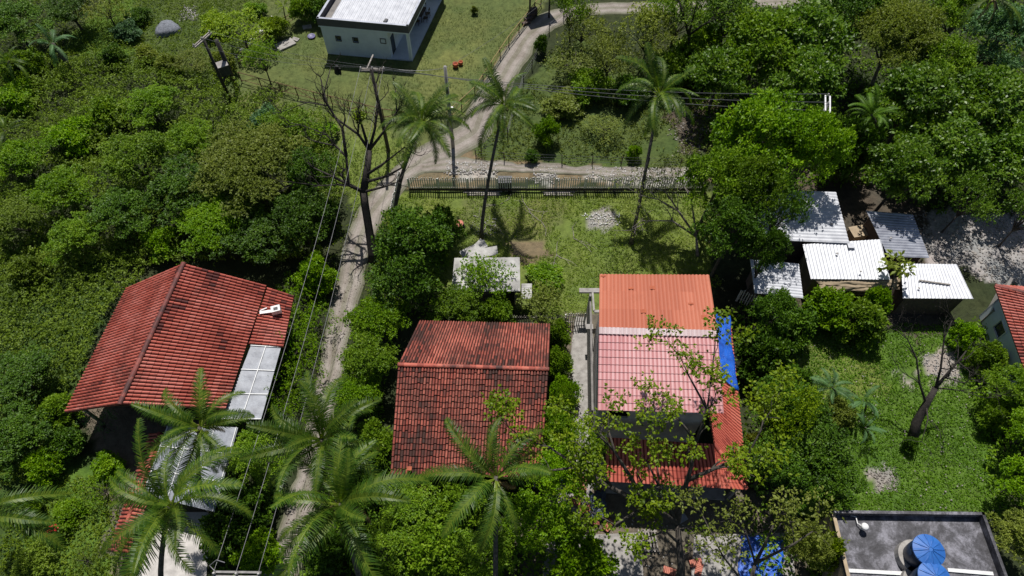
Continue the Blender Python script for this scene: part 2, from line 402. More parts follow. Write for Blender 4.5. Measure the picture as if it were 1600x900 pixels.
RM = road_mat()
def strip(name, pts, mat, z, label, jag=.25, seg=.5):
    P = [(G(u, v), w/ppm(v)) for u, v, w in pts]
    # Catmull-Rom resample
    out = []
    for i in range(len(P)-1):
        p0 = P[max(i-1, 0)]; p1 = P[i]; p2 = P[i+1]; p3 = P[min(i+2, len(P)-1)]
        n = max(2, int((p2[0]-p1[0]).length/seg))
        for k in range(n):
            t = k/n
            q = .5*((2*p1[0])+(p2[0]-p0[0])*t+(2*p0[0]-5*p1[0]+4*p2[0]-p3[0])*t*t+(3*p1[0]-p0[0]-3*p2[0]+p3[0])*t**3)
            out.append((q, p1[1]*(1-t)+p2[1]*t))
    out.append(P[-1]); mb = MB(); K = 12; prev = None
    for i, (q, w) in enumerate(out):
        d = (out[min(i+1, len(out)-1)][0]-out[max(i-1, 0)][0]).normalized(); n = Vector((-d.y, d.x, 0))
        l = w/2+(float(fbm(i*.31, 3.3))-.5)*jag*3; r = w/2+(float(fbm(i*.31, 8.8))-.5)*jag*3
        row = [q+n*(l+(-r-l)*k/K)+Vector((0, 0, z-(.05 if k in (0, K) else 0))) for k in range(K+1)]
        if prev:
            for k in range(K): mb.face([prev[k], row[k], row[k+1], prev[k+1]][::-1], (k+.5)/K)
        prev = row
    return mb.build(name, mat, label=label, kind='structure')
strip('road', [(410, 960, 62), (455, 850, 56), (478, 760, 46), (497, 680, 42), (513, 600, 38), (528, 520, 40), (542, 460, 44), (555, 400, 46), (572, 350, 44), (596, 310, 44), (628, 275, 46), (665, 248, 50), (705, 228, 56), (740, 205, 54), (757, 170, 50), (778, 130, 46), (803, 90, 44), (828, 55, 42), (870, 27, 38), (930, 14, 32), (1000, 12, 30), (1100, 10, 28), (1250, 0, 26), (1400, -15, 24)], RM, .045, 'sandy unpaved lane winding between the plots', .22)
strip('path', [(660, 262, 24), (720, 258, 28), (800, 262, 24), (900, 266, 22), (1000, 270, 22), (1110, 272, 22)], RM, .050, 'bare sandy track behind the picket fence', .3)
strip('path', [(912, 496, 26), (908, 560, 34), (910, 620, 36), (905, 690, 44), (895, 760, 60), (890, 800, 70)], M['concrete'], .044, 'grey cement walkway beside the pink roofed house', .2)
mb = MB()
for P in ([(855, 838), (1000, 832), (1010, 960), (840, 960)], [(1085, 836), (1235, 832), (1250, 960), (1075, 960)]):
    mb.face([G(u, v, .055) for u, v in P][::-1])
mb.build('yard', M['concrete'], label='cement yard floor in front of the porch', kind='structure')

# ------------------------------------------------------------------ roofs
def roof(name, quad, mat, parent, period=.24, amp=.045, course=None, step=.03, jit=0, seg=6, thick=.04, tilejit=.5, chan_shade=0):
    """quad: eave-left, eave-right, top-right, top-left.  Columns run eave -> top."""
    e0, e1, t1, t0 = [Vector(p) for p in quad]
    We = max((e1-e0).length, (t1-t0).length); Ls = ((t0+t1)/2-(e0+e1)/2).length
    nc = max(2, round(We/period)); nk = max(1, round(Ls/course)) if course else 1
    up = (e1-e0).cross(t0-e0).normalized()
    if up.z < 0: up = -up
    us = np.linspace(0, 1, nc*seg+1); ph = (np.arange(nc*seg+1) % seg)/seg
    prof = np.maximum(np.abs(np.sin(math.pi*ph)), .0)*amp*2 if course else (.5-.5*np.cos(2*math.pi*ph))*amp*1.6
    e0a, e1a, t1a, t0a = [np.array(p) for p in (e0, e1, t1, t0)]; ua = np.array(up)
    V = []; T = []
    sd = np.random.default_rng(int(abs(e0.x*100)) % 9999)
    def P(u, v, h): return (e0a*(1-u)+e1a*u)*(1-v)+(t0a*(1-u)+t1a*u)*v+ua*h
    colr = sd.random(nc+1)-.5; oy = float(e0.x)
    cidx = np.arange(nc*seg)//seg; chan = ((np.arange(nc*seg) % seg == 0) | (np.arange(nc*seg) % seg == seg-1)) & bool(course) & (chan_shade > 0)  # channel faces get the darkest tint: painted shade between tile rows
    for k in range(nk):
        v0 = k/nk; v1 = (k+1)/nk
        tv = np.clip(.5+(sd.random(nc+1)-.5)*tilejit*.75+(sd.random()-.5)*.12+colr*.22+(fbm(np.arange(nc+1)*.11+oy, np.full(nc+1, k*.23)+3, 4)-.5)*1.5, .02, 1)
        jv = (sd.random(nc+1)-.5)*jit/Ls; jh = sd.random(nc+1)*jit*.25
        jl = np.append(jv[cidx], jv[-1]); hl = np.append(jh[cidx], jh[-1])
        off = step if course else 0
        lo = P(us[:, None], (v0+jl*(k > 0))[:, None], (prof+off+hl)[:, None]); hi = P(us[:, None], np.full((len(us), 1), v1), (prof+hl*.3)[:, None])
        V.append(np.stack([lo[:-1], lo[1:], hi[1:], hi[:-1]], 1)); T.append(np.where(chan, -chan_shade, tv[cidx]))
        base = P(us[:, None], (v0+jl*(k > 0))[:, None], (prof-(.02 if course else thick))[:, None])
        V.append(np.stack([base[:-1], base[1:], lo[1:], lo[:-1]], 1)); T.append(tv[cidx]*.6)
    # underside and edges
    b = [P(np.array([[u]]), np.array([[v]]), np.array([[-thick]]))[0] for u, v in ((0, 0), (1, 0), (1, 1), (0, 1))]
    V.append(np.array([[b[3], b[2], b[1], b[0]]])); T.append(np.array([.2]))
    tp = [P(np.array([[u]]), np.array([[v]]), np.array([[.01]]))[0] for u, v in ((0, 0), (1, 0), (1, 1), (0, 1))]
    for i in range(4):
        j = (i+1) % 4; V.append(np.array([[b[i], b[j], tp[j], tp[i]]])); T.append(np.array([.3]))
    V = np.concatenate(V); T = np.concatenate(T)
    if parent is not None: V = V-wloc(parent)
    me = quads_mesh(name, V, T); me.materials.append(mat)
    o = bpy.data.objects.new(name, me); C.objects.link(o)
    if parent is not None: o.parent = parent
    return o
def ridge(p, q, parent, mat, r=.13, n=None, name='ridge_tiles'):
    p = Vector(p); q = Vector(q); L = (q-p).length; n = n or max(2, int(L/.42)); mb = MB(); d = (q-p)/n
    side = d.cross(Vector((0, 0, 1))).normalized()
    for i in range(n):
        a = p+d*i; b = p+d*(i+1.08); t = random.random()
        for k in range(6):
            a0 = math.pi*k/6; a1 = math.pi*(k+1)/6
            f = lambda c, rr, an: c+side*math.cos(an)*rr+Vector((0, 0, 1))*math.sin(an)*rr*.8
            mb.face([f(a, r*1.12, a0), f(a, r*1.12, a1), f(b, r*.92, a1), f(b, r*.92, a0)], t)
        mb.face([f(a, r*1.12, math.pi*k/6) for k in range(7)], t)
    return mb.build(name, mat, parent)
def lerp(a, b, t): return a*(1-t)+b*t
def inset(P, d):
    c = sum((Vector(p) for p in P), Vector((0, 0, 0)))/len(P)
    return [Vector(p)+(c-Vector(p)).normalized()*d for p in P]
def window(parent, p, q, s0, s1, z0, z1, out=.03, name='window', mat='whitepaint'):
    """frame and pane in the wall p->q (outside to the right of p->q)"""
    p = Vector((p[0], p[1], 0)); q = Vector((q[0], q[1], 0)); d = (q-p).normalized(); n = Vector((d.y, -d.x, 0))
    A = p+d*s0; B = p+d*s1; mb = MB(); w = .06; u = Vector((0, 0, 1)); o = n*out
    for a, b in ((A+u*(z0-w/2), B+u*(z0-w/2)), (A+u*(z1+w/2), B+u*(z1+w/2)), (A-d*w/2+u*(z0-w), A-d*w/2+u*(z1+w)), (B+d*w/2+u*(z0-w), B+d*w/2+u*(z1+w))):
        mb.bar(a+o*.5, b+o*.5, .07 if abs(a.z-b.z) < .01 else w, w if abs(a.z-b.z) < .01 else .07)
    f = mb.build(name, M[mat], parent)
    mp = MB(); i = -n*.07
    mp.hexa([A+u*z0+i, B+u*z0+i, B+u*z0+i*1.3, A+u*z0+i*1.3], [A+u*z1+i, B+u*z1+i, B+u*z1+i*1.3, A+u*z1+i*1.3])
    pn = mp.build('pane', M['glass'], f); return f

# --- large tiled house on the left
def house_left():
    r0 = G(288, 412, 6); r1 = G(188, 632, 6)
    L0 = G(200, 450, 3); L1 = G(103, 645, 3); R0 = G(416, 446, 3.55); R1 = G(352, 640, 3.55)
    cx = (L0+R1)/2; t = thing('tiled_house', 'large house with one long red tiled gable roof beside the green hillside', 'house', (cx.x, cx.y, 0))
    roof('roof', (L0, L1, r1, r0), M['redtile'], t, .25, .065, .42, .03, .02, chan_shade=1)
    roof('roof', (R1, R0, r0, r1), M['redtile'], t, .25, .065, .42, .03, .02, chan_shade=1)
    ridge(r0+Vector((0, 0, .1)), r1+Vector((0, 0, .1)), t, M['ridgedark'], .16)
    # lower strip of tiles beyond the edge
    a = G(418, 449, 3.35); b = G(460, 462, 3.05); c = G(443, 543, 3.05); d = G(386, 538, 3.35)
    s = roof('roof', (c, b, a, d), M['redtile'], t, .25, .065, .42, .03, .02, chan_shade=1)
    # grey translucent awning
    a = G(392, 540, 3.3); b = G(439, 543, 3.0); c = G(408, 655, 3.0); d = G(347, 655, 3.3)
    aw = roof('awning', (c, b, a, d), M['acrylic'], t, .9, .01, None, 0, 0, 4)
    aw['label'] = 'grey sheet awning along the right edge of the roof'
    mb = MB()
    for k in (0, .33, .66, 1):
        mb.bar(lerp(d, a, k)+Vector((0, 0, .05)), lerp(c, b, k)+Vector((0, 0, .05)), .05)
    mb.bar(lerp(a, b, .5)+Vector((0, 0, .05)), lerp(d, c, .5)+Vector((0, 0, .05)), .05)
    mb.build('awning_batten', M['whitepaint'], aw)
    # walls
    w0 = Vector((L0.x+.8, L0.y-.5, 0)); w1 = Vector((L1.x+.9, L1.y+2.6, 0)); w2 = Vector((R1.x-1.1, R1.y+2.6, 0)); w3 = Vector((R0.x-.6, R0.y-.6, 0))
    mb = MB(); mb.wall(w0, w1, 0, 3.1, .15, [(2, 3.2, 1, 2.1)]); mb.wall(w1, w2, 0, 3.2, .15, [(1, 2, 0, 2.1), (3, 4.5, 1, 2.1)])
    mb.wall(w2, w3, 0, 3.3, .15); mb.wall(w3, w0, 0, 3.1, .15); mb.build('wall', M['tanwall'], t)
    # gable infill
    mb = MB(); gm = (w1+w2)/2; mb.hexa([w1+Vector((0, 0, 3.1)), w2+Vector((0, 0, 3.2)), w2+Vector((0, .12, 3.2)), w1+Vector((0, .12, 3.1))],
            [Vector((r1.x-.1, w1.y, 5.8)), Vector((r1.x+.1, w2.y, 5.8)), Vector((r1.x+.1, w2.y+.12, 5.8)), Vector((r1.x-.1, w1.y+.12, 5.8))]); mb.build('gable', M['tanwall'], t)
    for k, p in enumerate((L1+Vector((.7, .5, 0)), lerp(L1, R1, .5)+Vector((0, .3, 0)), R1+Vector((-.5, .5, 0)))):
        mb = MB(); mb.bar((p.x, p.y, 0), (p.x, p.y, 3.0), .16); mb.build('porch_post', M['drywood'], t)
    mb = MB(); mb.bar((L1.x+.4, L1.y+.5, 3.0), (R1.x-.3, R1.y+.5, 3.2), .12, .16); mb.build('beam', M['darkwood'], t)
    return t
house_left()
# box-shaped roof fan on the tiles
def roof_unit():
    p = G(433, 487, 3.4); t = thing('roof_ventilator', 'white boxy ventilator lying on the left house red tiles', 'ventilator', p)
    mb = MB(); mb.box(p+Vector((0, 0, .25)), (.62, .5, .4), .3); mb.build('housing', M['whitepaint'], t)
    mb = MB(); mb.box(p+Vector((.02, -.02, .458)), (.3, .24, .012), .3); mb.build('grille', M['dull'], t)
    mb = MB(); mb.box(p+Vector((-.75, -.1, .12)), (.8, .22, .08), .2, tilt=(0, .05)); mb.box(p+Vector((-.95, .12, .12)), (.5, .08, .06), .5); mb.build('duct', M['whitepaint'], t)
roof_unit()

# --- low tiled coping wall and grey canopy in front of it
def lower_annex():
    a = G(250, 676, 2.3); b = G(182, 862, 2.0)
    t = thing('tile_coped_wall', 'garden wall capped with mossy red tiles below the left house', 'wall', (a.x, a.y, 0))
    d = (b-a).normalized(); n = Vector((-d.y, d.x, 0))
    for s in (-1, 1):
        roof('coping', (a+n*.75*s-Vector((0, 0, .3)), b+n*.6*s-Vector((0, 0, .3)), b, a) if s > 0 else (b+n*.6*s-Vector((0, 0, .3)), a+n*.75*s-Vector((0, 0, .3)), a, b), M['oldtile'], t, .24, .055, .38, .03, .04, chan_shade=1)
    ridge(a+Vector((0, 0, .06)), b+Vector((0, 0, .06)), t, M['oldtile'], .11)
    mb = MB(); mb.wall(a-n*.1, b-n*.1, 0, 1.95, .2); mb.build('wall', M['render'], t)
    c = [G(262, 662, 2.9), G(372, 668, 2.9), G(335, 800, 2.5), G(222, 772, 2.5)]
    t = thing('sheet_canopy', 'grey sheet canopy with pale battens under the leaning palms', 'canopy', (c[0].x, c[0].y, 0))
    roof('sheet', (c[3], c[2], c[1], c[0]), M['acrylic'], t, .9, .01, None, 0, 0, 4)
    mb = MB()
    for k in (.33, .66): mb.bar(lerp(c[0], c[3], k)+Vector((0, 0, .05)), lerp(c[1], c[2], k)+Vector((0, 0, .05)), .06)
    for k in (.02, .35, .68, .98): mb.bar(lerp(c[0], c[1], k)+Vector((0, 0, .055)), lerp(c[3], c[2], k)+Vector((0, 0, .055)), .05)
    mb.build('batten', M['whitepaint'], t)
    for p in c:
        mb = MB(); q = p+(sum(c, Vector())/4-p)*.08; mb.bar((q.x, q.y, 0), (q.x, q.y, p.z-.12), .12); mb.build('post', M['drywood'], t)
lower_annex()
mb = MB(); P = [(240, 800), (330, 800), (318, 960), (200, 960)]
mb.face([G(u, v, .05) for u, v in P][::-1]); mb.build('pavement', M['palerender'], label='pale paved forecourt at the foot of the left house', kind='structure')

# --- sooty tiled house in the centre
def house_centre():
    b0 = G(655, 503, 3.4); b1 = G(860, 508, 3.4); r0 = G(622, 571, 4.9); r1 = G(857, 578, 4.9); f0 = G(610, 741, 3.0); f1 = G(846, 746, 3.0)
    c = (b0+f1)/2; t = thing('tiled_house', 'small square house with soot-blackened red tiled roof in the middle', 'house', (c.x, c.y, 0))
    roof('roof', (f0, f1, r1, r0), M['mosstile'], t, .19, .055, .37, .05, .13, tilejit=.95, chan_shade=1)
    roof('roof', (b1, b0, r0, r1), M['mosstile'], t, .19, .055, .37, .05, .13, tilejit=.95, chan_shade=1)
    ridge(r0+Vector((0, 0, .12)), r1+Vector((0, 0, .12)), t, M['oldtile'], .14)
    w = [f0+Vector((.7, 1.1, -3)), f1+Vector((-.6, 1.1, -3)), b1+Vector((-.6, -.5, -3.4)), b0+Vector((.6, -.5, -3.4))]
    mb = MB(); mb.wall(w[0], w[1], 0, 3.1, .15, [(1.5, 2.4, 0, 2.1), (4, 5.2, 1, 2)]); mb.wall(w[1], w[2], 0, 3.1); mb.wall(w[2], w[3], 0, 3.1); mb.wall(w[3], w[0], 0, 3.1)
    mb.build('wall', M['render'], t)
    for s in (0, 1):
        p = (w[0], w[1])[s]; q = (w[3], w[2])[s]; m_ = Vector((lerp(p, q, .48).x, r0.y, 0)); e = Vector((.12*(1-2*s), 0, 0))
        mb = MB(); mb.v = []; A = Vector((p.x, p.y, 3.1)); B = Vector((q.x, q.y, 3.1)); D = Vector((m_.x, m_.y, 4.75))
        mb.face([A, B, D]); mb.face([A+e, D+e, B+e]); mb.build('gable', M['render'], t)
    mb = MB(); mb.bar(f0+Vector((.3, .25, -.12)), f1+Vector((-.3, .25, -.12)), .1, .14); mb.build('beam', M['darkwood'], t)
    for k in (.04, .35, .96):
        p = lerp(f0, f1, k); mb = MB(); mb.bar((p.x, p.y+.25, 0), (p.x, p.y+.25, 2.85), .15); mb.build('porch_post', M['concrete'], t)
    p = G(640, 733, 3.3); mb = MB(); mb.box(p, (.3, .25, .3), 0); mb.build('chimney', M['clay'], t)
house_centre()

# --- two storey house being finished, pink and orange roof
def house_pink():
    ba = G(937, 429, 7.8); bb = G(1108, 430, 7.8); ra = G(936, 512, 8.9); rb = G(1121, 517, 8.9); fa = G(934, 641, 7.6); fb = G(1131, 646, 7.6)
    c = (ba+fb)/2; t = thing('two_storey_house', 'unfinished two storey house roofed half orange half pink with red porch', 'house', (c.x, c.y, 0))
    o = roof('roof', (bb, ba, ra, rb), M['orangetile'], t, .235, .028, 1.4, .01, .01, 6, .05); o['label'] = 'orange ribbed rear roof slope'
    for k, (fu, fv) in enumerate(((.28, .72), (.47, .74), (.80, .45), (.90, .22), (.03, .96), (.38, .3))):
        q = lerp(lerp(bb, ba, 1-fu), lerp(rb, ra, 1-fu), 1-fv)+Vector((0, 0, .075)); d1 = (bb-ba).normalized(); d2 = (ra-ba).normalized(); mb = MB()
        a1 = d1*.16; a2 = d2*(.16 if k % 2 else .08); nn = Vector((0, 0, .012)); mb.hexa([q-a1-a2, q+a1-a2, q+a1+a2, q-a1+a2], [q-a1-a2+nn, q+a1-a2+nn, q+a1+a2+nn, q-a1+a2+nn]); mb.build('roof_patch', M['clay'], t)
    rs = lerp(ra, fa, .06); rs1 = lerp(rb, fb, .06)
    o = roof('roof', (fa, fb, rb, ra), M['pinktile'], t, .25, .035, .44, .035, .005, chan_shade=1); o['label'] = 'pink tiled front roof slope'
    u = Vector((0, 0, .07)); o = roof('ridge_tiles', (lerp(ra, fa, .085)+u, lerp(rb, fb, .085)+u, rb+u, ra+u), M['pinkridge'], t, .25, .035, .9, .02, .004)
    # upper storey walls
    w = [fa+Vector((.35, .9, 0)), fb+Vector((-.35, .9, 0)), bb+Vector((-.3, -.5, 0)), ba+Vector((.35, -.5, 0))]
    for p in w: p.z = 0
    L = (w[1]-w[0]).length
    mb = MB(); mb.wall(w[0], w[1], 0, 7.5, .16, [(.5, 1.9, 4.3, 6.7), (3.4, 4.4, 5.5, 6.7), (5.4, 6.2, 5.5, 6.7)])
    mb.wall(w[1], w[2], 0, 7.5, .16, [(3, 4, 5.5, 6.6)]); mb.wall(w[2], w[3], 0, 7.5); mb.wall(w[3], w[0], 0, 7.5, .16, [(3, 4, 5.4, 6.5), (5.5, 6.5, .9, 2)])
    mb.build('wall', M['palerender'], t)
    for s0, s1 in ((3.4, 4.4), (5.4, 6.2)): window(t, w[0], w[1], s0, s1, 5.5, 6.7)
    mb = MB()
    for p, q in ((w[0], w[3]), (w[1], w[2])):
        m_ = Vector((lerp(p, q, .45).x, ra.y, 8.75)); A = Vector((p.x, p.y, 7.45)); B = Vector((q.x, q.y, 7.45)); mb.face([A, B, m_]); mb.face([A+Vector((.1, 0, 0)), m_+Vector((.1, 0, 0)), B+Vector((.1, 0, 0))])
    mb.build('gable', M['render'], t)
    # first floor slab with a step at the left, where the stair well is
    # porch roof (hipped) in front and along the right side
    z0, z1 = 4.3, 3.4
    it0 = G(975, 683, z0); it1 = G(1116, 694, z0); e0 = G(946, 752, z1); e1 = G(1167, 765, z1)
    o = roof('porch_roof', (e0, lerp(e0, e1, .83), it1, Vector((e0.x+.1, it0.y, z0))), M['porchtile'], t, .24, .045, .42, .025, .003, chan_shade=1)
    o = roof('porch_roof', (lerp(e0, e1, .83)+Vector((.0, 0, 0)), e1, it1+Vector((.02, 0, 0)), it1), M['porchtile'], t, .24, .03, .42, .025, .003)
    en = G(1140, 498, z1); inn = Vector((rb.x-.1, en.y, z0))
    o = roof('side_roof', (e1+Vector((0, 0, .02)), en, inn, it1+Vector((0, 0, .02))), M['porchtile'], t, .24, .045, .42, .025, .003, chan_shade=1)
    ridge(e1+Vector((0, 0, .08)), it1+Vector((0, 0, .08)), t, M['porchtile'], .12)
    # ground floor: porch posts, slab floor, front wall with openings
    fl = MB(); P = [e0+Vector((.2, .3, 0)), e1+Vector((-.3, .3, 0)), Vector((e1.x-.3, it1.y, 0)), Vector((e0.x+.2, it0.y, 0))]
    for p in P: p.z = 0
    fl.hexa([p for p in P], [p+Vector((0, 0, .15)) for p in P]); fl.build('porch_floor', M['concrete'], t)
    for k in (.01, .34, .67, .985):
        p = lerp(e0, e1, k); mb = MB(); mb.bar((p.x+(.25 if k < .5 else -.2), p.y+.35, .15), (p.x+(.25 if k < .5 else -.2), p.y+.35, 3.25), .2); mb.build('porch_post', M['render'], t)
    mb = MB(); mb.bar(e0+Vector((.2, .35, -.05)), e1+Vector((-.2, .35, -.05)), .14, .16); mb.build('beam', M['concrete'], t)
    # left side lower wall with roof terrace parapet
    a = G(922, 452, 3.0); b = G(921, 640, 2.6)
    mb = MB(); mb.wall((a.x, a.y), (b.x+.15, b.y), 0, 2.5, .14); mb.build('side_wall', M['render'], t)
    k0 = G(914, 452, 3.3); mb = MB()
    mb.box((k0.x+.55, k0.y, 3.1), (1.9, .35, .18)); mb.box((k0.x+.95, k0.y-1.75, 3.1), (.75, .2, .16)); mb.box((k0.x+.55, k0.y-.9, 3.1), (.14, 1.6, .16)); mb.build('stair_head', M['concrete'], t)
    mb = MB(); mb.box((k0.x+.25, k0.y-2.6, 2.4), (.5, .4, .14)); mb.build('lintel', M['concrete'], t)
    return t, en, inn, it1, e1
hp, en_, inn_, it1_, e1_ = house_pink()

def draped(name, pts, mat, label, cat, amp=.12, n=26, seed=0, thick=.02, parent=None):
    """cloth laid over a quad of four points, rumpled"""
    a, b, c, d = [Vector(p) for p in pts]; V = []; mb = MB()
    for i in range(n+1):
        for j in range(n+1):
            u = i/n; v = j/n; p = lerp(lerp(a, b, u), lerp(d, c, u), v)
            e = (float(fbm(u*5+seed, v*5))-.5)*.5*(1 if 0 < i < n and 0 < j < n else 1.4)
            p = p+Vector((e*.5, (float(fbm(u*6+9, v*6+seed))-.5)*.5, abs(float(fbm(u*7+seed*3, v*7+2))-.4)*amp*3))
            mb.v.append(tuple(p))
    for i in range(n):
        for j in range(n):
            k = i*(n+1)+j; mb.f.append((k, k+n+1, k+n+2, k+1)); mb.t.append(.5)
    o = mb.build(name, mat, parent, True)
    if label: tag(o, label, cat)
    m = o.modifiers.new('s', 'SOLIDIFY'); m.thickness = thick
    return o
u = Vector((0, 0, .16))
p0 = lerp(en_, e1_, .46); p1 = lerp(inn_, it1_, .46)
draped('tarpaulin', (en_+u, p0+u, p1+u, inn_+u), M['tarp'], 'bright blue tarpaulin covering the side eave of the pink roofed house', 'tarpaulin', .05, 22, 3)

# --- white modern house at the top
def house_white():
    h = 4.1
    A = G(512, 84, 0); B = G(644.5, 96, 0)
    fd = (B-A).normalized(); sdv = (G(696, 8, 0)-B).normalized()
    sdl = Vector((fd.y*-1, fd.x, 0)); sdv = (sdv*.6+sdl*.4).normalized(); Ls = 11.0
    D = A+sdv*Ls; Cc = B+sdv*Ls; Lf = (B-A).length
    t = thing('flat_roofed_house', 'white modern bungalow with dark parapet band on the far lawn', 'house', A)
    u = Vector((0, 0, 1)); pw = 2.1           # porch width
    Bi = B-fd*pw; Ci = Cc-fd*pw
    mb = MB()
    mb.wall(A, Bi, 0, 3.2, .18, [(1.3, 1.75, 1.7, 2.2), (3.0, 3.45, 1.7, 2.2)])
    mb.wall(Bi+sdv*0.0, Ci, 0, 3.2, .18, [(.5, 1.5, 0, 2.2), (4.5, 6.5, 0, 2.2)])
    mb.wall(Ci, D, 0, 3.2, .18); mb.wall(D, A, 0, 3.2, .18, [(2, 3.2, 1, 2.1), (6, 7.2, 1, 2.1)]); mb.build('wall', M['white'], t)
    for s0 in (1.3, 3.0): window(t, A, Bi, s0, s0+.45, 1.7, 2.2, mat='dull')
    window(t, A, Bi, Lf-pw-.75, Lf-pw-.3, 1.9, 2.35, mat='dull')
    mb = MB(); q = Bi+sdv*1.0; n = Vector((sdv.y, -sdv.x, 0)); mb.box(q+n*-.08+u*1.1, (.06, 1.0, 2.15), math.atan2(sdv.y, sdv.x)-math.pi/2); mb.build('door', M['glass'], t)
    mb = MB(); F0 = [Bi, B, Cc, Ci]; mb.hexa([p+u*.0 for p in F0], [p+u*.16 for p in F0]); mb.build('porch_floor', M['porchfloor'], t)
    # front porch wall piece above, column, back column
    for k in (0, .97):
        p = B+sdv*(Ls*k)-fd*.15+sdv*.15; mb = MB(); mb.box(p+u*1.67, (.28, .28, 3.02), math.atan2(fd.y, fd.x)); mb.build('column', M['white'], t)
    ov = .12; e = [A-fd*ov-sdv*ov, B+fd*ov-sdv*ov, Cc+fd*ov+sdv*ov, D-fd*ov+sdv*ov]
    mb = MB(); mb.hexa([p+u*3.2 for p in e], [p+u*3.34 for p in e]); mb.build('soffit', M['white'], t)
    mb = MB()
    for i in range(4):
        p, q = e[i], e[(i+1) % 4]; mb.wall(p, q, 3.342, h, .2)
    mb.build('parapet', M['whiteband'], t)
    mb = MB()
    for i in range(4):
        p, q = e[i], e[(i+1) % 4]; mb.wall(p, q, h+.003, h+.05, .22)
    mb.build('coping', M['bluesheet'], t)
    g = [e[0]+fd*1.1+sdv*.45, e[1]-fd*.4+sdv*.45, e[2]-fd*.4-sdv*.4, e[3]+fd*1.1-sdv*.4]
    roof('metal_roof', (g[0]+u*3.75, g[1]+u*3.75, g[2]+u*4.0, g[3]+u*4.0), M['sheet'], t, .36, .05, None, 0, 0, 6)
    # gutter box on left is dark
    mb = MB(); q = [e[0]+fd*.22+sdv*.22, g[0], g[3], e[3]+fd*.22-sdv*.22]; mb.hexa([p+u*3.345-u*p.z for p in q], [Vector((p.x, p.y, 3.5)) for p in q]); mb.build('gutter', M['render'], t)
    mb = MB(); p = lerp(g[0], g[1], .72)+sdv*.4+u*3.9; mb.box(p, (.25, .5, .12), -.4); mb.build('roof_patch', M['dull'], t)
    # furniture on the porch
    c = B+sdv*6.6-fd*1.15+u*.16
    tt = thing('porch_table', 'dark dining table standing on the white bungalow porch', 'table', c, rz=math.atan2(sdv.y, sdv.x))
    mb = MB(); mb.box((0, 0, .74), (1.5, .8, .05)); o = mb.build('tabletop', M['darkwood']); o.parent = tt
    for x in (-.65, .65):
        for y in (-.3, .3):
            mb = MB(); mb.bar((x, y, 0), (x, y, .715), .06); o = mb.build('leg', M['darkwood']); o.parent = tt
    chair = None
    for k, (x, y, rz) in enumerate(((-.4, -.65, 0), (.4, -.65, 0), (-.4, .65, math.pi), (.4, .65, math.pi), (1.1, 0, math.pi/2), (-1.1, 0, -math.pi/2))):
        R = Matrix.Rotation(tt.rotation_euler[2], 3, 'Z'); loc = c+R @ Vector((x, y, 0))
        ct = thing('porch_chair', 'dark slim chair at the %s of the bungalow porch table' % ('lawn side, nearer half', 'lawn side, farther half', 'wall side, nearer half', 'wall side, farther half', 'far end', 'near end')[k], 'chair', loc, 'chairs round the porch table', rz+tt.rotation_euler[2])
        parts = []
        if chair is None:
            mb = MB(); mb.box((0, 0, .45), (.42, .42, .04)); parts.append(mb.build('seat', M['darkwood']))
            mb = MB(); mb.box((0, -.2, .92), (.4, .03, .2)); mb.bar((-.18, -.2, .45), (-.18, -.2, 1.0), .035); mb.bar((.18, -.2, .45), (.18, -.2, 1.0), .035); parts.append(mb.build('backrest', M['darkwood']))
            for sx in (-.18, .18):
                for sy in (-.18, .18):
                    mb = MB(); mb.bar((sx, sy, 0), (sx, sy, .43), .035); parts.append(mb.build('leg', M['darkwood']))
            chair = parts
        else:
            for p in chair: q = p.copy(); C.objects.link(q); parts.append(q)
        for p in parts: p.parent = ct
    p = B+sdv*(Ls-.5)-fd*.9; tt = thing('porch_counter', 'bright white counter slab at the far end of the bungalow porch', 'counter', p, rz=math.atan2(fd.y, fd.x))
    mb = MB(); mb.box((0, 0, .98), (1.9, 1.0, .08)); o = mb.build('slab', M['whitepaint']); o.parent = tt
    mb = MB(); mb.box((0, .3, .55), (1.7, .2, .77)); o = mb.build('base', M['white']); o.parent = tt
house_white()

# --- row of white sheet roofed shacks on the right
def shack(quad, zs, mat, label, cols, wallmat, name='metal_shed', hr=True, period=.3):
    """quad: TL, TR, BR, BL px of the sheet roof, zs = heights"""
    P = [G(u, v, z) for (u, v), z in zip(quad, zs)]
    c = sum(P, Vector())/4; t = thing(name, label, 'shed', (c.x, c.y, 0))
    q = (P[3], P[2], P[1], P[0]) if not hr else (P[0], P[3], P[2], P[1])
    roof('roof', q, mat, t, period, .028, None, 0, 0, 6, .03)
    w = [p+(c-p).normalized()*.45 for p in P]
    for i, p in enumerate(w): p.z = 0
    mb = MB(); zt = min(zs)-.1; mb.wall(w[3], w[2], 0, zt, .12); mb.wall(w[2], w[1], 0, zt, .12); mb.wall(w[1], w[0], 0, zt, .12); mb.wall(w[0], w[3], 0, zt, .12)
    mb.build('wall', wallmat, t)
    mb = MB(); u = Vector((0, 0, -.1)); mb.bar(w[3]+Vector((0, 0, zs[3]))+u, w[2]+Vector((0, 0, zs[2]))+u, .08, .1); mb.bar(w[0]+Vector((0, 0, zs[0]))+u, w[1]+Vector((0, 0, zs[1]))+u, .08, .1); mb.build('beam', M['darkwood'], t)
    return t
a = shack([(1188, 296), (1306, 300), (1327, 380), (1180, 374)], (3.3, 3.3, 2.9, 2.9), M['sheet'], 'white corrugated roof shed half under the big green tree', 0, M['brick'], hr=True)
shack([(1254, 382), (1376, 374), (1391, 437), (1267, 436)], (2.75, 2.75, 2.5, 2.5), M['sheet'], 'white corrugated roof shed with the tan awning, middle of the cluster', 0, M['tanwall'], hr=False, period=.27)
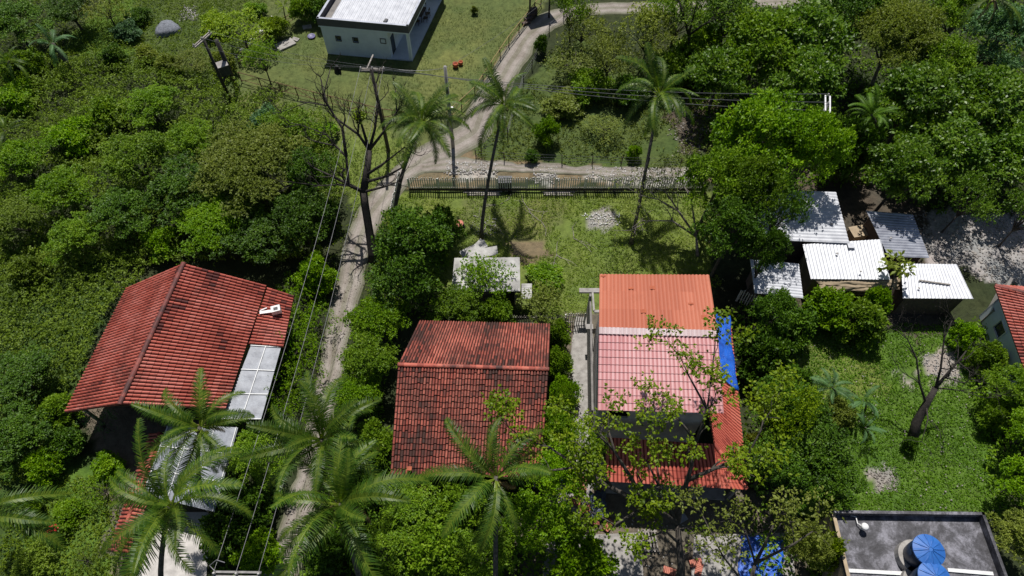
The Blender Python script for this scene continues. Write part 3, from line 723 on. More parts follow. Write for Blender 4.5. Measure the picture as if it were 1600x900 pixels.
shack([(1353, 329), (1426, 335), (1452, 403), (1388, 401)], (2.8, 2.8, 2.55, 2.55), M['bluesheet'], 'dappled bluish metal roof shed behind the other sheds', 0, M['brick'], hr=True, period=.25)
shack([(1408, 412), (1495, 413), (1521, 467), (1411, 466)], (2.8, 2.8, 2.6, 2.6), M['sheet'], 'white corrugated roof shed with tall dark front wall at the clearing', 0, M['brick'], hr=False, period=.27)
shack([(1172, 405), (1248, 412), (1255, 466), (1179, 458)], (2.5, 2.5, 2.3, 2.3), M['sheet'], 'small low white sheet roof shed in tree shade, leftmost of the cluster', 0, M['brick'], hr=True, period=.25)
draped('awning', (G(1275, 439, 2.35), G(1405, 436, 2.35), G(1405, 452, 2.0), G(1288, 459, 1.95)), M['tanwall'], 'tan cloth awning slung along the front of the middle shed', 'awning', .05, 18, 5)
p = G(1346, 362, 1.2); mb = MB(); mb.box((p.x, p.y, .65), (1.7, .9, 1.3), .2); mb.box((p.x, p.y, 1.34), (1.9, 1.05, .07), .2)
tag(mb.build('water_trough', M['tanwall']), 'tan cement box between the white sheds', 'cement box')
p = G(1330, 384, 2.9); mb = MB(); mb.box(p, (.5, .42, .06), 0)
tag(mb.build('loose_sheet', M['sheet']), 'small pale sheet lying on the middle shed roof', 'metal sheet')

# --- house at the right edge
def house_right():
    a = G(1553, 447, 3.2); b = G(1604, 590, 3.2)
    r0 = G(1640, 455, 5.0); 
    d = (b-a).normalized(); n = Vector((-d.y, d.x, 0)); n = n if n.x > 0 else -n
    c = a+n*9; e = b+n*9; m0 = a+n*4.5+Vector((0, 0, 1.8)); m1 = b+n*4.5+Vector((0, 0, 1.8))
    hip = a+n*4.5+d*2.6+Vector((0, 0, 1.8))
    t = thing('tiled_house', 'white walled house with red tiles at the right edge', 'house', (m0.x, m0.y, 0))
    roof('roof', (a, b, m1, hip), M['redtile'], t, .25, .065, .40, .035, .04, chan_shade=1, tilejit=.9)
    roof('roof', (c, a, hip, hip+Vector((.05, 0, 0))), M['redtile'], t, .25, .065, .40, .035, .04, chan_shade=1)
    roof('roof', (e, c, hip+Vector((.05, 0, 0)), m1), M['redtile'], t, .25, .065, .40, .035, .04, chan_shade=1)
    ridge(a+Vector((0, 0, .1)), hip+Vector((0, 0, .1)), t, M['ridgedark'], .14)
    ins = .55; w = [a+n*ins+d*ins, b+n*ins-d*ins, e-n*ins-d*ins, c-n*ins+d*ins]
    mb = MB(); L = (w[1]-w[0]).length
    mb.wall(w[0], w[1], 0, 3.1, .15, [(1.6, 2.6, 1.1, 2.1), (5.2, 6.2, 1.1, 2.1)]); mb.wall(w[1], w[2], 0, 3.1); mb.wall(w[2], w[3], 0, 3.1); mb.wall(w[3], w[0], 0, 3.1)
    mb.build('wall', M['white'], t)
    for s0 in (1.6, 5.2): window(t, w[0], w[1], s0, s0+1, 1.1, 2.1)
    # low garden wall
    p = G(1534, 505, 0); q = G(1562, 455, 0); t = thing('garden_wall', 'mouldy grey garden wall joining the white walled house', 'wall', p)
    mb = MB(); mb.wall(p, q, 0, 1.7, .15); mb.build('wall', M['concrete'], t)
    mb = MB(); mb.wall(p+Vector((-.03, -.03, 0)), q, 1.703, 1.77, .21); mb.build('coping', M['render'], t)
house_right()

# --- flat roofed building bottom right
def house_flat():
    h = 3.7
    e = [G(1303, 797, h), G(1538, 800, h)]; d = (e[1]-e[0]).normalized(); n = Vector((d.y, -d.x, 0)); Ld = 7.5
    e = [e[0], e[1], e[1]+n*Ld+d*.1, e[0]+n*Ld+d*.0]
    for p in e: p.z = 0
    t = thing('flat_roofed_house', 'ochre building with blackened flat concrete roof and parapet at bottom right', 'house', e[0])
    o = [e[3], e[2], e[1], e[0]]
    mb = MB()
    mb.wall(o[0], o[1], 0, 3.05, .16, [(2, 3, 1, 2)]); mb.wall(o[1], o[2], 0, 3.05); mb.wall(o[2], o[3], 0, 3.05); mb.wall(o[3], o[0], 0, 3.05, .16, [(1.8, 2.7, 1, 2.1)]); mb.build('wall', M['tanwall'], t)
    window(t, o[3], o[0], 1.8, 2.7, 1, 2.1)
    mb = MB(); q = [p+(sum(o, Vector())/4-p).normalized()*.1 for p in o]; mb.hexa([p+Vector((0, 0, 3.053)) for p in q], [p+Vector((0, 0, 3.15)) for p in q]); mb.build('roof', M['flatroof'], t)
    mb = MB()
    for i, hh in ((0, h), (1, h), (2, h), (3, 3.35)): mb.wall(o[i], o[(i+1) % 4], 3.06, hh, .17)
    mb.build('parapet', M['flatroof'], t)
    mb = MB(); mb.wall(o[3]+Vector((-.02, 0, 0)), o[0]+Vector((-.02, 0, 0)), 3.353, 3.4, .2); mb.build('coping', M['tanwall'], t)
    mb = MB(); a = o[3]+n*3.1; 
    p = G(1326, 891, 3.3); q = G(1419, 896, 3.3); mb.bar((p.x, p.y, 3.2), (q.x, q.y, 3.2), .2, .1); mb.build('gutter_pipe', M['whitepaint'], t); mb = MB()
    p = G(1482, 890, 3.3); q2 = G(1553, 896, 3.3); mb.bar((p.x, p.y, 3.2), (q2.x, q2.y, 3.2), .2, .1); mb.build('gutter_pipe', M['whitepaint'], t)
    return t
house_flat()
def tank(u, v, zt, label):
    p = G(u, v, zt); R = .83
    t = thing('water_tank', label, 'water tank', (p.x, p.y, 3.15), 'blue water tanks on the flat roof')
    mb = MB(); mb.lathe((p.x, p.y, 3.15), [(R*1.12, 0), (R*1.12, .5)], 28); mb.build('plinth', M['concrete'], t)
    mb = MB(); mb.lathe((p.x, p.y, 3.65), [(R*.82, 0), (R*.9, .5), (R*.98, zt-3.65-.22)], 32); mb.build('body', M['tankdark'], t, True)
    mb = MB(); b = len(mb.v); n = 48; rings = [(R*1.04, -.2), (R*1.04, -.1), (R*.6, .02), (R*.12, .12)]
    for r, z in rings:
        for j in range(n):
            an = 2*math.pi*j/n; k = (j % 4) == 0
            mb.v.append((p.x+r*math.cos(an), p.y+r*math.sin(an), zt+z+(.035 if k and r < R else 0)))
    for k in range(3):
        for j in range(n):
            j2 = (j+1) % n; mb.f.append((k*n+j, k*n+j2, (k+1)*n+j2, (k+1)*n+j)); mb.t.append(.5)
    mb.f.append(tuple(3*n+j for j in range(n))); mb.t.append(.5); mb.build('lid', M['tank'], t)
    mb = MB()
    for j in range(12):
        an = 2*math.pi*j/12; d = Vector((math.cos(an), math.sin(an), 0)); c = Vector((p.x, p.y, zt))
        mb.bar(c+d*R*.14+Vector((0, 0, .14)), c+d*R*.62+Vector((0, 0, .045)), .03); mb.bar(c+d*R*.62+Vector((0, 0, .045)), c+d*R*1.02+Vector((0, 0, -.07)), .03)
    mb.build('lid_rib', M['tank'], t)
tank(1453, 859, 5.3, 'round blue lidded water tank standing free on the flat roof')
tank(1462, 902, 5.3, 'round blue water tank cut by the bottom edge, nearer of the pair')
def roof_lamp():
    p = G(1346, 826, 3.2); t = thing('roof_vent_pipe', 'white round capped vent with a bent pipe on the blackened flat roof', 'vent', (p.x, p.y, 3.15))
    mb = MB(); mb.lathe((p.x, p.y, 3.15), [(.06, 0), (.06, .5)], 12); mb.build('pipe', M['whitepaint'], t)
    mb = MB(); mb.lathe((p.x, p.y, 3.65), [(.2, 0), (.22, .06), (.17, .12), (.05, .15)], 20); mb.build('cap', M['whitepaint'], t, True)
    q = G(1330, 805, 3.3); mb = MB(); mb.tube([(q.x, q.y, 3.25), (q.x+.25, q.y-.1, 3.3), (q.x+.22, q.y-.5, 3.35), (p.x-.15, p.y+.2, 3.4), (p.x-.02, p.y, 3.5)], .035, 8); mb.build('bent_pipe', M['whitepaint'], t, True)
roof_lamp()

# --- grey shed in the middle lawn
def shed():
    P = [G(710, 403, 2.5), G(812, 402, 2.5), G(813, 455, 2.2), G(705, 456, 2.2)]; c = sum(P, Vector())/4
    t = thing('garden_shed', 'grey fibre cement roofed shed on the lawn behind the houses', 'shed', (c.x, c.y, 0))
    roof('roof', (P[3], P[2], P[1], P[0]), M['oldsheet'], t, .5, .012, None, 0, 0, 6, .03)
    w = [p+(c-p).normalized()*.3 for p in P]
    for p in w: p.z = 0
    mb = MB(); mb.wall(w[3], w[2], 0, 2.1, .12, [(3.6, 4.4, 0, 1.9)]); mb.wall(w[2], w[1], 0, 2.1, .12); mb.wall(w[1], w[0], 0, 2.35, .12); mb.wall(w[0], w[3], 0, 2.1, .12); mb.build('wall', M['render'], t)
    a = [G(815, 443, 1.7), G(831, 443, 1.6), G(831, 467, 1.5), G(815, 467, 1.6)]
    o = roof('side_roof', (a[2], a[1], a[0], a[3]), M['oldsheet'], t, .2, .012, None, 0, 0, 5)
    mb = MB(); 
    for p in a: mb.bar((p.x, p.y, 0), (p.x, p.y, 1.5), .07)
    mb.build('post', M['darkwood'], t)
    for k, (uu, vv, L, Wd, rz, lb) in enumerate(((740, 389, 2.2, .7, .5, 'long grey sheet leaning on rubble behind the shed roof'), (754, 395, 2.4, .8, .15, 'broken grey sheet nearest the shed roof'), (748, 382, 1.0, .5, .9, 'small grey sheet topmost of the broken sheets'))):
        p = G(uu, vv, .7); mb = MB(); mb.box(p, (L, Wd, .05), rz, tilt=(.1, -.1)); tag(mb.build('broken_sheet', M['oldsheet']), lb, 'roof sheet', 'broken sheets behind the shed')
shed()
# small lumps on the shed roof
# ------------------------------------------------------------------ fences
def picket(a, b, h, label, spacing=.185, w=.07, mat='picketwood', bay=2.6, lean=.04, name='picket_fence', rails=(.25, .8)):
    a = Vector(a); b = Vector(b); L = (b-a).length; d = (b-a)/L; t = thing(name, label, 'fence', a)
    nb = max(1, round(L/bay)); rz = math.atan2(d.y, d.x)
    for i in range(nb+1):
        mb = MB(); mb.box(a+d*(L*i/nb)+Vector((0, 0, h*.45)), (.08, .08, h*.9), rz); mb.build('post', M[mat], t)
    for i in range(nb):
        mb = MB(); s = L/nb; k = int(s/spacing)
        for j in range(k):
            if random.random() < .02: continue
            p = a+d*(s*i+(j+.5)*s/k); hh = h*(1+random.uniform(-.05, .03))
            mb.box(p+Vector((-d.y, d.x, 0))*-.03+Vector((0, 0, hh/2)), (w, .025, hh), rz+random.uniform(-.1, .1), tilt=(random.uniform(-lean, lean), random.uniform(-lean, lean)), t=random.random())
        mb.build('slat_panel', M[mat], t)
    if name == 'picket_fence' and L > 10:
        mb = MB(); mb.bar(a+Vector((0, -.05, .2)), b+Vector((0, -.05, .2)), .05, .26); mb.build('kick_board', M['darkwood'], t)
    for z in rails:
        mb = MB(); mb.bar(a+Vector((0, 0, h*z)), b+Vector((0, 0, h*z)), .04, .05); mb.build('rail', M['drywood'], t)
    return t
picket(G(640, 298), G(1096, 298), 1.7, 'long weathered picket fence closing the far side of the lawn', w=.08)
picket(G(627, 285), G(613, 348), 1.5, 'short solid board fence between the lane and the lawn palm', .17, .17, name='board_fence')
picket(G(795, 508), G(882, 510), 1.5, 'low dark picket fence right behind the middle tiled roof', .17, .07, mat='greywood')
picket(G(882, 507), G(913, 506), 1.6, 'narrow picket gate at the head of the cement walkway', .16, .07, bay=1.7, name='picket_gate')
picket(G(1150, 470), G(1176, 480), 1.6, 'bit of picket fence in deep shade beside the leftmost shed', .18, .07, bay=1.2)

def rustic(pts, h, label, rail='rustwood', group=None, sp=1.9):
    P = [G(u, v) for u, v in pts]; t = thing('rustic_fence', label, 'fence', P[0], group)
    Q = []
    for a, b in zip(P[:-1], P[1:]):
        n = max(1, round((b-a).length/sp)); Q += [lerp(a, b, k/n) for k in range(n)]
    Q.append(P[-1]); rb = MB(); br = MB()
    for i, q in enumerate(Q):
        mb = MB(); tl = Vector((random.uniform(-.05, .05), random.uniform(-.05, .05), 0)); mb.tube([q, q+tl+Vector((0, 0, h*random.uniform(.97, 1.1)))], .05, 6); mb.build('post', M['rustwood'], t)
        if i:
            p = Q[i-1]; u = Vector((0, 0, 1))
            rb.tube([p+u*h, q+u*h], .04, 5); rb.tube([p+u*.25, q+u*.28], .03, 5)
            if i % 2: br.tube([p+u*.1, q+u*h*.95], .03, 5)
            else: br.tube([p+u*h*.95, q+u*.1], .03, 5)
    rb.build('rail', M[rail], t); br.build('brace', M['rustwood'], t)
rustic([(378, 128), (440, 145), (520, 165), (600, 185), (690, 196)], 1.15, 'brown rustic cross braced fence along the near edge of the bungalow lawn')
rustic([(700, 190), (742, 152), (768, 112), (795, 72), (826, 32), (845, 8)], 1.2, 'rustic fence with straw coloured top rail beside the lane', 'strawwood')
rustic([(375, 100), (400, 78), (440, 46), (478, 22), (500, 5)], 1.0, 'thin brown wire fence climbing the garden left of the bungalow', sp=2.4)
def postwire(pts, label, h=1.1):
    t = thing('wire_fence', label, 'fence', G(*pts[0])); wb = MB(); prev = None
    for u, v in pts:
        q = G(u, v); mb = MB(); mb.tube([q, q+Vector((random.uniform(-.06, .06), 0, h))], .045, 6); mb.build('post', M['darkwood'], t)
        if prev:
            for z in (.35, .65, .95): wb.tube([prev+Vector((0, 0, h*z)), q+Vector((0, 0, h*z))], .012, 4)
        prev = q
    wb.build('wire', M['wire'], t)
postwire([(744, 248), (788, 252), (830, 254), (878, 256), (925, 258), (970, 259), (1012, 260), (1062, 262)], 'line of thin posts along the scrub bank above the sandy track')
postwire([(752, 240), (793, 215), (818, 128), (831, 108), (858, 52), (880, 33)], 'thin posts and wire on the scrub side of the lane bend', 1.2)

# ------------------------------------------------------------------ poles and wires
def vpole(base, h, r0, r1, mat, label, name='utility_pole', square=False):
    t = thing(name, label, 'utility pole', base); mb = MB(); mb.tube([base, base+Vector((0, 0, h))], [r0, r1], 10); mb.build('pole', M[mat], t, True); return t
def crossarm(t, p, q, mat='drywood', gap=.22, ins=3):
    p = Vector(p); q = Vector(q); d = (q-p).normalized(); n = Vector((-d.y, d.x, 0))
    for s in (-1, 1):
        mb = MB(); mb.bar(p+n*gap/2*s, q+n*gap/2*s, .1, .12); mb.build('crossarm', M[mat], t)
    out = []
    for k in range(ins):
        c = lerp(p, q, .03+.94*k/(ins-1)); mb = MB(); mb.lathe(c+Vector((0, 0, .06)), [(.05, 0), (.08, .06), (.05, .12), (.07, .18), (.03, .24)], 10); mb.build('insulator', M['insul'], t, True); out.append(c+Vector((0, 0, .26)))
    return out
def wires(A, B, label, sag=.5, r=.017, n=14):
    for k, (a, b) in enumerate(zip(A, B)):
        pts = [lerp(a, b, i/n)-Vector((0, 0, sag*4*(i/n)*(1-i/n))) for i in range(n+1)]
        mb = MB(); mb.tube(pts, r, 5); lb = label if isinstance(label, str) else label[k]
        g = label if isinstance(label, str) else None
        tag(mb.build('power_line', M['wire']), lb, 'power line', g and 'parallel '+cat_(g))
def cat_(s): return 'wires: '+s[:40]
# H-frame pole with transformer at upper left
b1 = G(360, 157); b2 = G(371, 140)
t = vpole(b1, 6.9, .16, .12, 'darkpole', 'dark twin utility pole carrying a transformer box at upper left')
mb = MB(); mb.tube([b2, b2+Vector((0, 0, 5.6))], [.24, .18], 10); mb.build('pole', M['darkpole'], t, True)
ia = crossarm(t, G(303, 74, 6.8), G(329, 51, 6.8))
mb = MB(); m_ = lerp(b1, b2, .5)+Vector((0, 0, 2.9)); mb.box(m_+Vector((0, .2, 0)), (.9, .8, 1.0), .5); mb.build('transformer', M['dull'], t)
mb = MB(); mb.box(m_+Vector((0, .2, .53)), (1.0, .9, .06), .5); mb.build('transformer_lid', M['concrete'], t)
mb = MB(); mb.bar(b1+Vector((0, 0, 2.2)), b2+Vector((0, 0, 2.2)), .14); mb.build('brace', M['darkpole'], t)
# middle dark pole behind the dead tree
b = G(607, 236); t = vpole(b, 9.0, .17, .12, 'darkpole', 'dark utility pole with pale double crossarm in front of the bungalow')
ib = crossarm(t, G(563, 109, 8.6), G(601, 109, 8.6)); mb = MB(); mb.bar(G(571, 113, 8.5), G(583, 86, 8.5), .1); mb.build('side_arm', M['drywood'], t)
b = G(708, 231); t = vpole(b, 8.95, .17, .13, 'pole', 'grey concrete utility pole beside the lane near the lawn gate')
mb = MB(); mb.box(b+Vector((0, -.16, 6.6)), (.22, .22, .34)); mb.build('meter_box', M['dull'], t)
mb = MB(); mb.lathe(b+Vector((.25, -.1, 4.6)), [(.02, 0), (.16, .05), (.1, .25)], 12); mb.build('street_lamp', M['whitepaint'], t)
ctop = b+Vector((0, 0, 8.8))
# right pole in the big tree
r0 = G(1293, 150, 8.6); r1 = G(1293, 178, 8.6); b = Vector(((r0.x+r1.x)/2, (r0.y+r1.y)/2, 0))
t = vpole(b, 8.7, .17, .13, 'pole', 'utility pole with white double crossarm rising out of the right hand trees')
ic = crossarm(t, r0, r1, 'whitepaint', .34)
# bottom left pole
r0 = G(334, 897, 8.6); r1 = G(408, 898, 8.6); b = Vector(((r0.x+r1.x)/2, (r0.y+r1.y)/2, 0))
t = vpole(b+Vector((0, -.3, 0)), 8.9, .17, .13, 'pole', 'utility pole crossarm at the bottom edge beside the lane')
idd = crossarm(t, r0, r1, 'pole', .2)
mb = MB(); mb.tube([r0+Vector((.1, .1, .2)), r0+Vector((-.2, .35, .25)), r0+Vector((.1, .6, .3)), r0+Vector((.5, .5, .2))], .025, 6); mb.build('jumper', M['wire'], t)
wires(idd, ib, ['left of the three wires running above the lane', 'middle of the three wires running above the lane', 'right of the three wires running above the lane'], 1.0, .014, 30)
wires(ib, ic, ['far wire crossing the scrub bank to the right hand pole', 'middle wire crossing the scrub bank to the right hand pole', 'near wire crossing the scrub bank to the right hand pole'], .8, .02, 30)
wires(ia, ib, ['wire from the twin pole passing closest to the bungalow wall', 'wire from the twin pole, middle of its three', 'wire from the twin pole, nearest the fence'], .6, .011, 24)
wires([ctop, ctop], [ib[2], G(860, -5, 5.5)], ['short wire joining the concrete pole to the double crossarm', 'thin wire from the concrete pole over the bungalow lawn'], .3, .012)

# ------------------------------------------------------------------ foliage
def sprays(C0, D, n_leaf, L, Wd, rng, tint, up=1.25, spread=.9, droop=.15):
    """C0: (n,3) spray roots, D: (n,3) outward directions. returns quads, tints"""
    n = len(C0); k = n_leaf
    base = np.repeat(C0, k, 0); dd = np.repeat(D, k, 0)+rng.normal(0, spread, (n*k, 3))
    dd[:, 2] -= droop; dd /= np.linalg.norm(dd, axis=1, keepdims=True)+1e-9
    nn = rng.normal(0, .55, (n*k, 3)); nn[:, 2] += up; 
    sd = np.cross(dd, nn); sd /= np.linalg.norm(sd, axis=1, keepdims=True)+1e-9
    l = L*rng.uniform(.65, 1.25, (n*k, 1)); w = Wd*rng.uniform(.7, 1.2, (n*k, 1))
    s0 = base+dd*l*.15; mid = base+dd*l*.6; tip = base+dd*l*1.05; tip[:, 2] -= (l*.12)[:, 0]
    V = np.stack([s0, mid+sd*w*.5, tip, mid-sd*w*.5], 1)
    T = np.clip(np.repeat(tint, k)+rng.normal(0, .16, n*k), 0, 1)
    return V, T
def crown_mesh(name, seed, R, Hc, z0, ncl, nsp, L, Wd, k=5, cr=(.26, .42), flat=.65, tiers=False, low=-.15, spread=.9, wild=False):
    """one crown of radius R, centre height z0, half height Hc: leaf sprays on many lumps. Returns mesh, lump centres."""
    rng = np.random.default_rng(seed); cs = []; i = 0
    while len(cs) < ncl:
        i += 1
        ph = i*2.39996+rng.normal(0, .3); zc = rng.uniform(low, 1.0)
        rr = math.sqrt(max(0, 1-min(1, zc*zc)))*rng.uniform(.45, 1.12)*(1+.18*math.sin(3*ph+seed))
        if zc < .5 and rr < .4 and rng.random() < .6: continue
        c = np.array([math.cos(ph)*rr*R*.82, math.sin(ph)*rr*R*.82, z0+zc*Hc*.8])
        if wild:
            rr = math.sqrt(rng.random()); cap = (1-.5*rr*rr)*(.25+1.1*float(vnoise(c[0]*1.1+seed*5, c[1]*1.1)))
            c = np.array([math.cos(ph)*rr*R*(1+.2*math.sin(2*ph+seed)), math.sin(ph)*rr*R, 0]); c[2] = z0+Hc*(cap*2.1*rng.uniform(.55, 1)-1)
        if tiers: c[2] = z0+round(zc*3)/3*Hc*.8+rng.normal(0, .1)
        cs.append(c)
    cs = np.array(cs); Vs = []; Ts = []
    for c in cs:
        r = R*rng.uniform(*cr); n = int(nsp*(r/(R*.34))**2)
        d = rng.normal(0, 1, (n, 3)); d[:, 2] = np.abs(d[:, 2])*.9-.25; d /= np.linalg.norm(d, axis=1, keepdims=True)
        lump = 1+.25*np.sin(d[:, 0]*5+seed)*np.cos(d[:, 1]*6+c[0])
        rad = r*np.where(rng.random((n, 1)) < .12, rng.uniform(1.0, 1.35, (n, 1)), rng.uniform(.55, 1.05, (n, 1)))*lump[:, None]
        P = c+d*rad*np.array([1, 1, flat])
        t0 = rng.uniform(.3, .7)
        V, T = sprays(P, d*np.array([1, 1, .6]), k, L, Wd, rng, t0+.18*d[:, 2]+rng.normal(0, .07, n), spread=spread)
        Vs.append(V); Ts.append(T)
    return quads_mesh(name, np.concatenate(Vs), np.concatenate(Ts)), cs
def trunk_mesh(name, seed, cs, z0, r, n_limb=9, fork=.35):
    rng = random.Random(seed); mb = MB(); top = Vector((rng.uniform(-.3, .3), rng.uniform(-.3, .3), z0*fork*2*.6+.3))
    mb.tube([(0, 0, -.1), (0, 0, .15), top*.5, top], [r*1.5, r*1.1, r*.95, r*.8], 8)
    idx = list(range(len(cs))); rng.shuffle(idx)
    for i in idx[:n_limb]:
        c = Vector(cs[i]); m_ = lerp(top, c, .5)+Vector((rng.uniform(-.3, .3), rng.uniform(-.3, .3), rng.uniform(-.2, .4)))
        mb.tube([top-Vector((0, 0, .1)), lerp(top, m_, .5), m_, c], [r*.6, r*.42, r*.3, r*.1], 6)
    v = np.array(mb.v); me = bpy.data.meshes.new(name); me.from_pydata(v.tolist(), [], mb.f)
    me.attributes.new('tint', 'FLOAT', 'FACE'); me.polygons.foreach_set('use_smooth', [True]*len(me.polygons)); return me
PROTO = {}
def proto(key, n=2, **kw):
    PROTO[key] = []
    for i in range(n):
        me, cs = crown_mesh('crown '+key, kw.get('seed', 1)+i*7, kw['R'], kw['Hc'], kw['z0'], kw['ncl'], kw['nsp'], kw['L'], kw['W'], kw.get('k', 5), kw.get('cr', (.26, .42)), kw.get('flat', .65), kw.get('tiers', False), kw.get('low', -.15), kw.get('spread', .9), kw.get('wild', False))
        tm = trunk_mesh('trunk '+key, i+5, cs, kw['z0'], kw['tr'], kw.get('limbs', 9))
        PROTO[key].append((me, tm, kw['R'], kw['z0']+kw['Hc']*.85))
proto('broad', 3, seed=11, R=4, Hc=2.3, z0=5, ncl=46, nsp=175, L=.28, W=.13, tr=.2, cr=(.11, .24), flat=.5)
proto('scrubby', 4, seed=61, R=3, Hc=1.7, z0=1.7, ncl=84, nsp=34, L=.25, W=.10, k=5, tr=.06, low=-.6, cr=(.07, .15), flat=1.25, spread=.7, limbs=26, wild=True)
proto('fine', 2, seed=23, R=4, Hc=1.7, z0=4.6, ncl=34, nsp=300, L=.24, W=.09, k=7, tr=.18, flat=.4, cr=(.2, .36), spread=.8)
proto('almond', 3, seed=37, R=4.5, Hc=2.6, z0=5, ncl=40, nsp=120, L=.40, W=.22, tr=.22, flat=.33, tiers=True, cr=(.14, .29), spread=1.1)
proto('bush', 3, seed=51, R=2.2, Hc=1.4, z0=1.3, ncl=50, nsp=95, L=.30, W=.14, tr=.08, low=-.6, cr=(.10, .27))
proto('thin', 3, seed=77, R=3, Hc=1.6, z0=3.2, ncl=26, nsp=42, L=.24, W=.11, tr=.1, cr=(.18, .36), limbs=20)
proto('shrub', 2, seed=91, R=1.2, Hc=.8, z0=.7, ncl=14, nsp=80, L=.22, W=.1, tr=.04, low=-.7)

def tree(kind, u, v, rpx, h, mat, label, cat=None, zs=1.0, group=None, bark='bark'):
    """crown centred at picture bearing (u, v) when its middle stands at .7 h"""
    if u < 350 and 125 < v < 430 or u < 140 and v > 420:
        h *= .72
        if mat != 'dark': kind = 'scrubby' if (int(u*3+v) % 5) else kind; rpx *= .78; mat = 'slope' if mat in ('olive', 'scrub') else mat
    elif u < 530 and 125 < v < 420: h *= .8
    elif u < 560 and v > 420 and kind == 'bush' and mat != 'dark' and int(u+v) % 3: kind = 'scrubby'
    if v < 60 and u < 420: h *= .7
    zc = h*.68; c = G(u, v, zc); R = rpx/ppm(v, zc)*.88
    n = len(PROTO[kind]); i = (int(u)*7+int(v)*3) % n; me, tm, R0, H0 = PROTO[kind][i]
    nm = {'bush': 'bush', 'shrub': 'shrub'}.get(kind, 'tree')
    t = thing(nm, label, cat or nm, (c.x, c.y, 0), group, rz=(u*1.7+v*.9) % 6.28)
    t.scale = (R/R0*1.08, R/R0*1.08, h/H0)
    for nmn, m_, mm in (('crown', me, M[mat]), ('trunk', tm, M[bark])):
        if len(m_.materials) == 0: m_.materials.append(mm)
        o = bpy.data.objects.new(nmn, m_); C.objects.link(o); o.parent = t
        o.material_slots[0].link = 'OBJECT'; o.material_slots[0].material = mm
    return t

# ------------------------------------------------------------------ trees and bushes one by one
T = tree
# far left and top left
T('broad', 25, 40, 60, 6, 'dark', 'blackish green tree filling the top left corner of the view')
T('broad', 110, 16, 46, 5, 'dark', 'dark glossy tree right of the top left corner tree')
T('thin', 165, 14, 38, 4.5, 'olive', 'thin purplish grey tree along the top edge, third from the left')
T('bush', 30, 100, 38, 3, 'mid', 'green bush left of the small leaning palm')
T('bush', 20, 150, 45, 3, 'bright', 'bush on the left edge beside the small leaning palm')
T('bush', 175, 85, 22, 1.8, 'dark', 'dark hedge clump just right of the small leaning palm')
T('bush', 225, 82, 20, 1.6, 'olive', 'olive hedge bush at the middle of the upper left hedge line')
T('bush', 262, 98, 24, 1.8, 'scrub', 'olive scrub bush in front of the net covered mound')
T('bush', 212, 24, 20, 2, 'dark', 'dark bush on the top edge above the bright grass bank')
T('bush', 196, 45, 24, 2, 'blue', 'bluish green bush at the top of the bright grass bank')
T('thin', 300, 96, 32, 2, 'olive', 'wispy olive bush left of the twin utility pole')
T('bush', 345, 95, 24, 2.2, 'scrub', 'olive bush touching the twin utility pole')
T('thin', 375, 45, 48, 4.5, 'yellow', 'yellow green fruit tree by the row of white stones')
T('bush', 335, 35, 28, 2.4, 'yellow', 'yellowish garden bush left of the row of white stones')
T('bush', 425, 40, 22, 2, 'yellow', 'small yellow green bush below the golden palm')
T('thin', 410, 95, 34, 4, 'mid', 'sparse small tree standing over the row of white stones')
T('bush', 500, 8, 26, 2.5, 'dark', 'dark bush at the back left corner of the bungalow')
T('bush', 470, 10, 22, 2.4, 'mid', 'green bush between the golden palm and the bungalow')
T('shrub', 395, 12, 20, 1.6, 'bright', 'low bright shrub on the top edge left of the golden palm')
# left thicket
T('bush', 62, 195, 45, 3.4, 'scrub', 'olive bush high on the left slope under the leaning palm')
T('broad', 30, 250, 62, 5, 'bright', 'yellow green tree on the left edge, upper slope')
T('bush', 110, 210, 50, 3.6, 'bright', 'bright bush in the middle of the upper left thicket')
T('bush', 165, 175, 48, 3.6, 'mid', 'bush at the top of the left thicket below the hedge line')
T('broad', 235, 165, 60, 4.5, 'bright', 'bright broad bush tree left of the twin utility pole foot')
T('broad', 100, 300, 72, 5.5, 'bright', 'bright green tree in the heart of the left thicket')
T('broad', 215, 250, 82, 7, 'mid', 'tallest round tree in the middle of the left thicket')
T('broad', 300, 225, 60, 6, 'mid', 'green tree below the twin utility pole')
T('bush', 318, 180, 38, 3, 'scrub', 'scruffy bush at the foot of the twin utility pole')
T('broad', 285, 300, 66, 6.5, 'dark', 'dark shaded tree at the right of the left thicket')
T('broad', 35, 345, 62, 5, 'olive', 'olive tree on the left edge at mid height')
T('broad', 120, 370, 60, 4.8, 'mid', 'green tree above the vine covered slope')
T('broad', 190, 335, 55, 5.5, 'dark', 'dark tree between the bright thicket and the large tiled house')
T('bush', 40, 420, 44, 3, 'olive', 'olive bush on the left edge above the vine slope')
T('bush', 250, 375, 42, 3, 'bright', 'bright leafy bush above the ridge end of the large tiled house')
T('fine', 395, 265, 84, 7.5, 'scrub', 'wide feathery grey green tree left of the lane', bark='greywood')
T('broad', 450, 215, 60, 6.5, 'mid', 'round green tree left of the dead tree crown')
T('fine', 345, 345, 80, 5.5, 'bright', 'light green feathery tree behind the large tiled house')
T('broad', 480, 275, 52, 7, 'dark', 'dark tree close to the lane left of the dead trunk')
T('broad', 470, 345, 58, 6.5, 'dark', 'dark tree overhanging the lane left edge, nearest the dead trunk')
T('broad', 405, 375, 62, 5, 'dark', 'dark low tree behind the roof ventilator house corner')
T('bush', 505, 330, 28, 3.4, 'dark', 'small dark tree clump on the lane verge')
T('bush', 415, 190, 34, 3, 'blue', 'cool green bush below the rustic fence')
T('shrub', 500, 205, 26, 1.6, 'bright', 'low bright shrub patch below the rustic fence')
